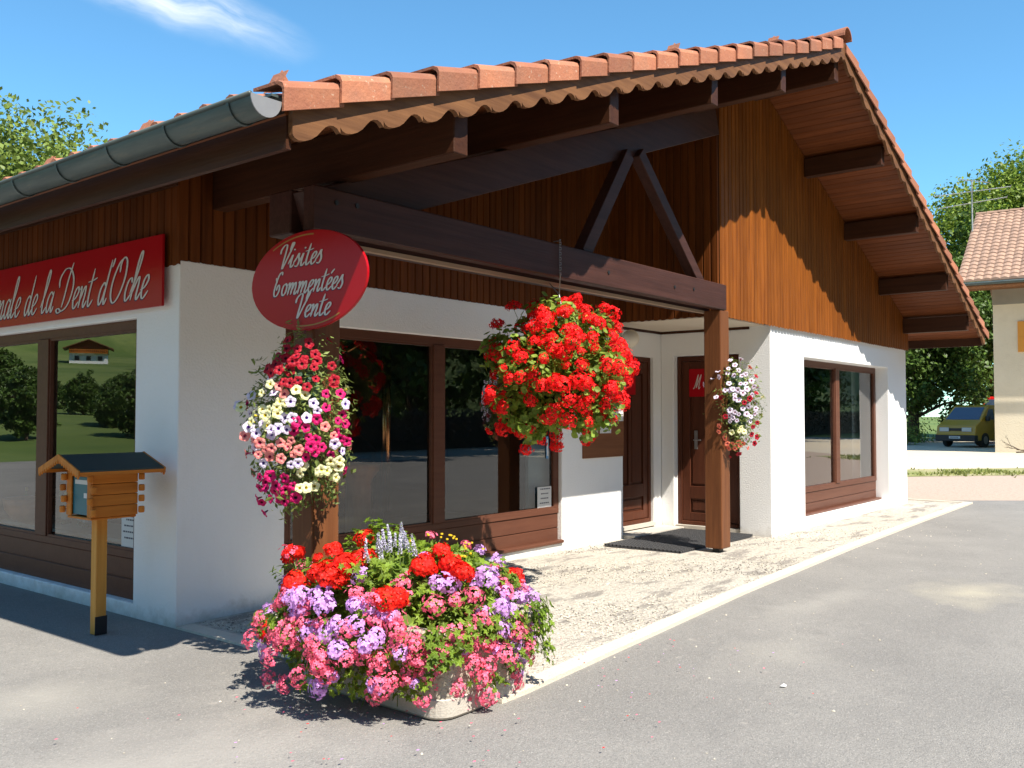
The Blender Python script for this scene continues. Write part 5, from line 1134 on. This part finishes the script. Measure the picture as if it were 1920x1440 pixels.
for i in range(na + 1):
    a = R(150 + (346 - 150) * i / na); tp = min(1, min(i, na - i) / 14)
    hh = (150 + 38 * math.sin(a * 3.1 + 1) + 22 * math.sin(a * 7.3) + 10 * math.sin(a * 17) + 5 * math.sin(a * 41)) * tp
    for j in range(nr + 1):
        q = j / nr; rr = 110 + 230 * q; z = hh * (q ** .85) * (1 + .05 * math.sin(a * 30 + j)) - .3
        vs_.append((rr * math.cos(a), rr * math.sin(a), z))
b.mesh(vs_, [(i * (nr + 1) + j, i * (nr + 1) + j + 1, (i + 1) * (nr + 1) + j + 1, (i + 1) * (nr + 1) + j) for i in range(na) for j in range(nr)])
tag(b.build('sky_blocking_mountain', SKY_BLOCK_RIDGE, smooth=True), kind='structure')  # unseen ridge ring added to block low sky and darken shade and reflections
g2 = random.Random(4)
GRH = 'trees on the hillside mirrored in the left window'; LBH = 'dark tree on the meadow hillside, mirrored in the left window'
ph = tree_thing('broadleaf_tree', (-44, 58, 1.6), 8, 3.0, 3.0, 4.4, 3.8, TREE_B, 150, 60, .42, LBH, GRH, 44, .25)
for i in range(110):
    y = 36 + g2.random() ** 1.6 * 240; az = R(g2.uniform(103, 128)); x = (y - 8) / math.tan(az) + 3.6
    gap = R(111.5) < az < R(121)
    if y > 160 and gap: continue
    copy_thing(ph, (x, y, hillz(x, y) - .3), g2.random() * 6, g2.uniform(.22, .40) if y < 60 or gap else g2.uniform(.4, .7) if y < 90 else g2.uniform(.7, 1.5))
def chalet(x, y, s, lab, rz):
    z = hillz(x, y) - .4; t = empty('chalet', (x, y, z), lab, 'chalet', None, rz)
    T = lambda px, py, pz: (x + (px * math.cos(rz) - py * math.sin(rz)) * s, y + (px * math.sin(rz) + py * math.cos(rz)) * s, z + pz * s)
    b = MB(); b.box((-5, -4, 0), (5, 4, 3), None, T); b.build('wall', WHITE, t)
    b = MB(); b.mesh([T(*p) for p in ((-5.1, -4.1, 3.01), (5.1, -4.1, 3.01), (5.1, 4.1, 3.01), (-5.1, 4.1, 3.01), (-5.1, -4.1, 4.6), (5.1, -4.1, 4.6), (5.1, 4.1, 4.6), (-5.1, 4.1, 4.6), (0, -4.1, 6.6), (0, 4.1, 6.6))], [(0, 1, 5, 8, 4), (3, 7, 9, 6, 2), (0, 4, 7, 3), (1, 2, 6, 5), (4, 8, 9, 7), (5, 6, 9, 8)]); b.build('gable', CLAD_Z, t)
    b = MB()
    for q in (-1, 1): b.hexa([T(0, -5.5, 6.75), T(0, 5.5, 6.75), T(q * 6.6, 5.5, 4.1), T(q * 6.6, -5.5, 4.1)], [T(0, -5.5, 7.0), T(0, 5.5, 7.0), T(q * 6.6, 5.5, 4.35), T(q * 6.6, -5.5, 4.35)])
    b.build('roof', BARGE, t)
    b = MB(); b.box((-5, -5.2, 3.0), (5, -4.2, 3.15), None, T); b.box((-5, -5.2, 3.9), (5, -5.1, 4.05), None, T)
    for k in range(20): b.box((-4.9 + k * .5, -5.17, 3.15), (-4.75 + k * .5, -5.12, 3.9), None, T)
    b.build('balcony', PALEWOOD, t)
    for k in (-3, 0, 3):
        b = MB(); b.box((k - .6, -4.06, .9), (k + .6, -4.01, 2.2), None, T); b.build('window', BLACK, t)
chalet(-124, 262, 1.0, 'wooden chalet with a pale base on the hillside, mirrored left window', .5)
chalet(-168, 250, 1.1, 'leftmost wooden chalet on the hillside, mirrored left window', .7)
chalet(-104, 292, 1.15, 'higher wooden chalet with long balcony on the hillside, mirrored left window', .4)

# ================================================================ NEIGHBOUR HOUSE
HC = Vector((40.6, 8.01, 0)); HE = Vector((.087, -.996, 0)); HD = Vector((.996, .087, 0))
FH = lambda s, d, z: HC + HE * s + HD * d + Vector((0, 0, z))
t = empty('house', tuple(FH(6, 5, 0)), 'cream rendered house with brown tiled roof beyond the gravel yard', 'house')
HW = M('house_render', (.70, .62, .47), .9, var=[(V3(.4), .4, (.54, .45, .31), .4, .7), (V3(4), .2, (.45, .38, .28), .5, .8)], bump=(V3(20), .01))
HG = M('house_grey_block', (.26, .24, .20), .9, var=[(V3(1.5), .5, (.20, .18, .15), .4, .7)])
b = MB(); b.box((0, 0, -.1), (12, 10, 5.85), HW, FH); b.box((-.02, -.02, 5.85), (12, 10, 6.85), HG, FH); b.build('wall', None, t)
HT = M('house_tile', (.34, .215, .15), .85, var=[(V3(.8), .5, (.30, .19, .14), .4, .7), (V3(6), .4, (.46, .33, .26), .5, .75)], island=.12)
b = MB(); rows_, cols = 20, 46; s0, s1 = -1.15, 13
e0 = (-1.15, 6.72); rg = (5.0, 10.5)
for r_ in range(rows_):
    d0, z0 = e0[0] + (rg[0] - e0[0]) * r_ / rows_, e0[1] + (rg[1] - e0[1]) * r_ / rows_
    d1, z1 = e0[0] + (rg[0] - e0[0]) * (r_ + 1.12) / rows_, e0[1] + (rg[1] - e0[1]) * (r_ + 1.12) / rows_
    for c in range(cols):
        w_ = (s1 - s0) / cols; a = s0 + c * w_ + (w_ / 2 if r_ % 2 else 0) * 0
        st_ = [(0, .0), (.25, .035), (.5, .05), (.75, .035), (1, 0)]
        lo = [FH(a + q * w_, d0, z0 + .05 + h_) for q, h_ in st_]; hi = [FH(a + q * w_, d1, z1 + .0 + h_) for q, h_ in st_]; bo = [FH(a + q * w_, d0, z0 - .02) for q, h_ in st_]
        b.mesh(lo + hi + bo, [(q, q + 1, q + 6, q + 5) for q in range(4)] + [(10 + q, 11 + q, q + 1, q) for q in range(4)])
b.hexa([FH(s0, 5.0, 10.45), FH(s1, 5, 10.45), FH(s1, 11.15, 6.7), FH(s0, 11.15, 6.7)], [FH(s0, 5.0, 10.55), FH(s1, 5, 10.55), FH(s1, 11.15, 6.8), FH(s0, 11.15, 6.8)])
for k in range(32): b.tube([FH(s0 + k * .45, 5.0, 10.5), FH(s0 + (k + 1.05) * .45, 5.0, 10.5)], [.13, .11], n=8)
b.build('roof', HT, t)
b = MB(); b.box((s0, -1.10, 6.42), (s1, -1.05, 6.64), None, FH); b.box((s0, -1.05, 6.46), (s1, -.0, 6.50), None, FH); b.hexa([FH(s0 + .02, -1.1, 6.5), FH(s0 + .02, 5, 10.2), FH(s0 + .07, 5, 10.2), FH(s0 + .07, -1.1, 6.5)], [FH(s0 + .02, -1.1, 6.7), FH(s0 + .02, 5, 10.44), FH(s0 + .07, 5, 10.44), FH(s0 + .07, -1.1, 6.7)])
b.build('eaves_board', BARGE, t)
b = MB(); b.tube([FH(s0, -1.25, 6.6), FH(s1, -1.25, 6.6)], .07); b.build('gutter', ZINC, t)
b = MB(); b.prism([FH(-.01, .02, 6.86), FH(-.01, 9.98, 6.86), FH(-.01, 5, 10.3)], HE * .2); b.build('gable', HG, t)
OR = M('orange_shutter', (.62, .26, .03), .6)
for s in (.86,):
    b = MB(); b.box((s, -.05, 3.95), (s + .62, -.005, 5.15), None, FH); b.box((s + .05, -.06, 4.5), (s + .57, -.051, 4.53), None, FH); b.build('shutter', OR, t)
    b = MB(); b.box((s + .63, -.02, 3.95), (s + 1.7, -.005, 5.15), None, FH); b.build('window', BLACK, t)
    b = MB(); b.box((s + 1.71, -.05, 3.95), (s + 2.33, -.005, 5.15), None, FH); b.build('shutter', OR, t)
an = empty('tv_antenna', tuple(FH(-1.08, 3.2, 9.3)), 'thin metal television aerial on the left edge of the neighbouring tiled roof', 'antenna')
AM = M('antenna_metal', (.42, .44, .44), .5, metallic=.4)
A_ = FH(-1.08, 3.2, 0)
b = MB(); b.tube([A_ + Vector((0, 0, 9.3)), A_ + Vector((0, 0, 11.7))], .03); b.build('mast', AM, an)
b = MB()
def bar(c, d, L, n_, el, tilt=0):
    c = Vector(c); d = Vector(d).normalized(); b.tube([c - d * L / 2, c + d * L / 2], .018, n=5); e = d.cross(Vector((0, 0, 1))).normalized()
    for k in range(n_): q = c - d * L / 2 + d * L * k / (n_ - 1); b.tube([q - e * el, q + e * el], .010, n=4)
bar(A_ + Vector((0, 0, 11.2)), (.3, -1, .06), 3.0, 9, .3); bar(A_ + Vector((0, 0, 10.7)), (.25, -1, .1), 2.7, 9, .25); bar(A_ + Vector((0, -.1, 11.65)), (-.4, -1, -.35), 1.3, 12, .25)
b.build('aerial', AM, an)
# dry branches at the foot of the wall
b = MB(); g = random.Random(2)
def twig(p, d, L, r_, dep):
    q = Vector(p) + Vector(d) * L; b.tube([p, (Vector(p) + q) / 2 + Vector((g.uniform(-.05, .05), g.uniform(-.05, .05), g.uniform(-.03, .05))), q], [r_, r_ * .8, r_ * .5], n=5)
    if dep:
        for k in range(2): twig(q - Vector(d) * L * g.uniform(.1, .5), (Vector(d) + Vector((g.uniform(-.5, .5), g.uniform(-.5, .5), g.uniform(-.15, .5)))).normalized(), L * .6, r_ * .6, dep - 1)
for k in range(4): twig(FH(.8 + k * .5, -.8 - k * .1, .04), (g.uniform(-.5, .2), g.choice([-1, .9]), .12), 1.0, .03, 3)
tag(b.build('fallen_branch', BARK), 'dry bare branches lying at the foot of the cream house wall', 'branch')

# ================================================================ VEHICLES
def vehicle(name, loc, head, lab, cat, body_m, prof, half, wheels, wr, glass_front, extra):
    t = empty(name, loc, lab, cat, None, head)
    ch, sh = math.cos(head), math.sin(head)
    F = lambda x, y, z: (loc[0] + x * ch - y * sh, loc[1] + x * sh + y * ch, loc[2] + z)
    b = MB(); n = len(prof)   # loft the side profile with a narrower upper body
    def wid(z): return half * (1 - .13 * max(0, (z - 1.0)) / .95)
    for sy in (-1, 1):
        pts = [F(x, sy * wid(z), z) for x, z in prof]; b.poly(pts if sy < 0 else pts[::-1], body_m)
    for i in range(n):
        (x0, z0), (x1, z1) = prof[i], prof[(i + 1) % n]
        b.poly([F(x0, -wid(z0), z0), F(x0, wid(z0), z0), F(x1, wid(z1), z1), F(x1, -wid(z1), z1)], body_m)
    body = b.build('body', None, t, bevel=.05, merge=True, seg=3)
    for (wx) in wheels:
        for sy in (-1, 1):
            b = MB(); y = sy * (half - .1); b.tube([F(wx, y - .1, wr), F(wx, y + .1 + .02 * sy, wr)], wr, n=20); wl = b.build('wheel', RUBBER, t)
            b = MB(); b.tube([F(wx, y + sy * .105, wr), F(wx, y + sy * .135, wr)], wr * .55, n=14); b.build('rim', M('rim', (.3, .3, .3), .4, metallic=.6), wl)
    extra(t, F, wid); return t
YEL = M('yellow_paint', (.42, .26, .015), .35, coat=.4); CARG = M('car_glass', (.06, .09, .15), .08, spec=.8); CARB = M('bumper_plastic', (.02, .02, .022), .6); LAMP = M('headlight_glass', (.45, .50, .52), .15, spec=.8)
prof = [(0, .30), (0.02, .62), (-.06, .98), (-.55, 1.22), (-1.35, 1.86), (-1.6, 1.93), (-4.5, 1.93), (-4.68, 1.7), (-4.72, .35)]
def van_extra(t, F, wid):
    def quad(nm, pts, m, th=.012):
        b = MB(); P = [Vector(F(*p)) for p in pts]; nn = (P[1] - P[0]).cross(P[2] - P[0]).normalized(); b.prism([p - nn * .004 for p in P], nn * th); return b.build(nm, m, t)
    # windscreen on the sloping front
    def fp(x0, z0, x1, z1, q): return x0 + (x1 - x0) * q, z0 + (z1 - z0) * q
    (xa, za), (xb, zb) = fp(-.55, 1.22, -1.35, 1.86, .06), fp(-.55, 1.22, -1.35, 1.86, .93)
    quad('windscreen', [(xa, -.78, za + .0), (xa, .78, za), (xb, .68, zb), (xb, -.68, zb)], CARG, .02)
    for sy in (-1, 1):
        o = quad('side_window', [(-.95, sy * (wid(1.3) + .004), 1.26), (-1.75, sy * (wid(1.3) + .004), 1.26), (-1.75, sy * (wid(1.75) + .004), 1.74), (-1.36, sy * (wid(1.75) + .004), 1.74)][::sy], CARG)
        b = MB(); b.box((.0, sy * .52 - .22, .72), (.035, sy * .52 + .22, .90), None, F); b.build('headlight', LAMP, t, bevel=.01)
        b = MB(); b.box((-1.05, sy * .96 - .05, 1.2), (-.9, sy * .96 + .12, 1.42), None, F); b.build('mirror', CARB, t, bevel=.02)
    b = MB(); b.box((.0, -.29, .75), (.03, .29, .87), None, F); b.build('grille', CARB, t)
    b = MB(); b.box((-.2, -.93, .28), (.09, .93, .56), None, F); b.build('bumper', CARB, t, bevel=.03, seg=2)
    b = MB(); b.box((.091, -.26, .40), (.10, .26, .51), PAPER, F)
    for k in range(7): b.box((.1005, -.20 + k * .055, .425), (.103, -.17 + k * .055, .485), INK, F)
    b.build('number_plate', None, t)
    b = MB(); b.tube([F(-.62, -.5, 1.27), F(-.7, .1, 1.32)], .012); b.tube([F(-.62, .1, 1.27), F(-.7, .6, 1.32)], .012); b.build('wiper', CARB, t)
vehicle('yellow_van', (45.6, 10.62, 0), math.atan2(.26, -.97), 'yellow delivery van parked in the shade beside the cream house', 'van', YEL, prof, .92, (-.85, -3.75), .33, None, van_extra)
REDP = M('red_paint', (.60, .01, .012), .3, coat=.5)
prof2 = [(0, .5), (0, 1.3), (-.5, 1.55), (-1.1, 2.35), (-1.3, 2.45), (-5.4, 2.5), (-5.5, 2.3), (-5.5, .5)]
def red_extra(t, F, wid):
    b = MB(); P = [Vector(F(*p)) for p in ((-.56, -.7, 1.64), (-.56, .7, 1.64), (-1.05, .66, 2.28), (-1.05, -.66, 2.28))]; nn = (P[1] - P[0]).cross(P[2] - P[0]).normalized(); b.prism([p - nn * .004 for p in P], nn * .02); b.build('windscreen', CARG, t)
    b = MB(); b.box((0, -.9, .45), (.1, .9, .75), None, F); b.build('bumper', CARB, t)
    for sy in (-1, 1):
        b = MB(); b.box((.0, sy * .6 - .16, .9), (.03, sy * .6 + .16, 1.1), None, F); b.build('headlight', LAMP, t)
    b = MB(); b.box((-1.9, wid(2) + .002, 1.95), (-1.6, wid(2) + .012, 2.15), None, F); b.box((-1.9, -wid(2) - .012, 1.95), (-1.6, -wid(2) - .002, 2.15), None, F); b.build('white_badge', PAPER, t)
vehicle('red_truck', (52.6, 10.9, 0), math.atan2(.5, -.86), 'red truck parked behind the yellow van, only its top showing', 'truck', REDP, prof2, 1.0, (-1.0, -4.4), .45, None, red_extra)
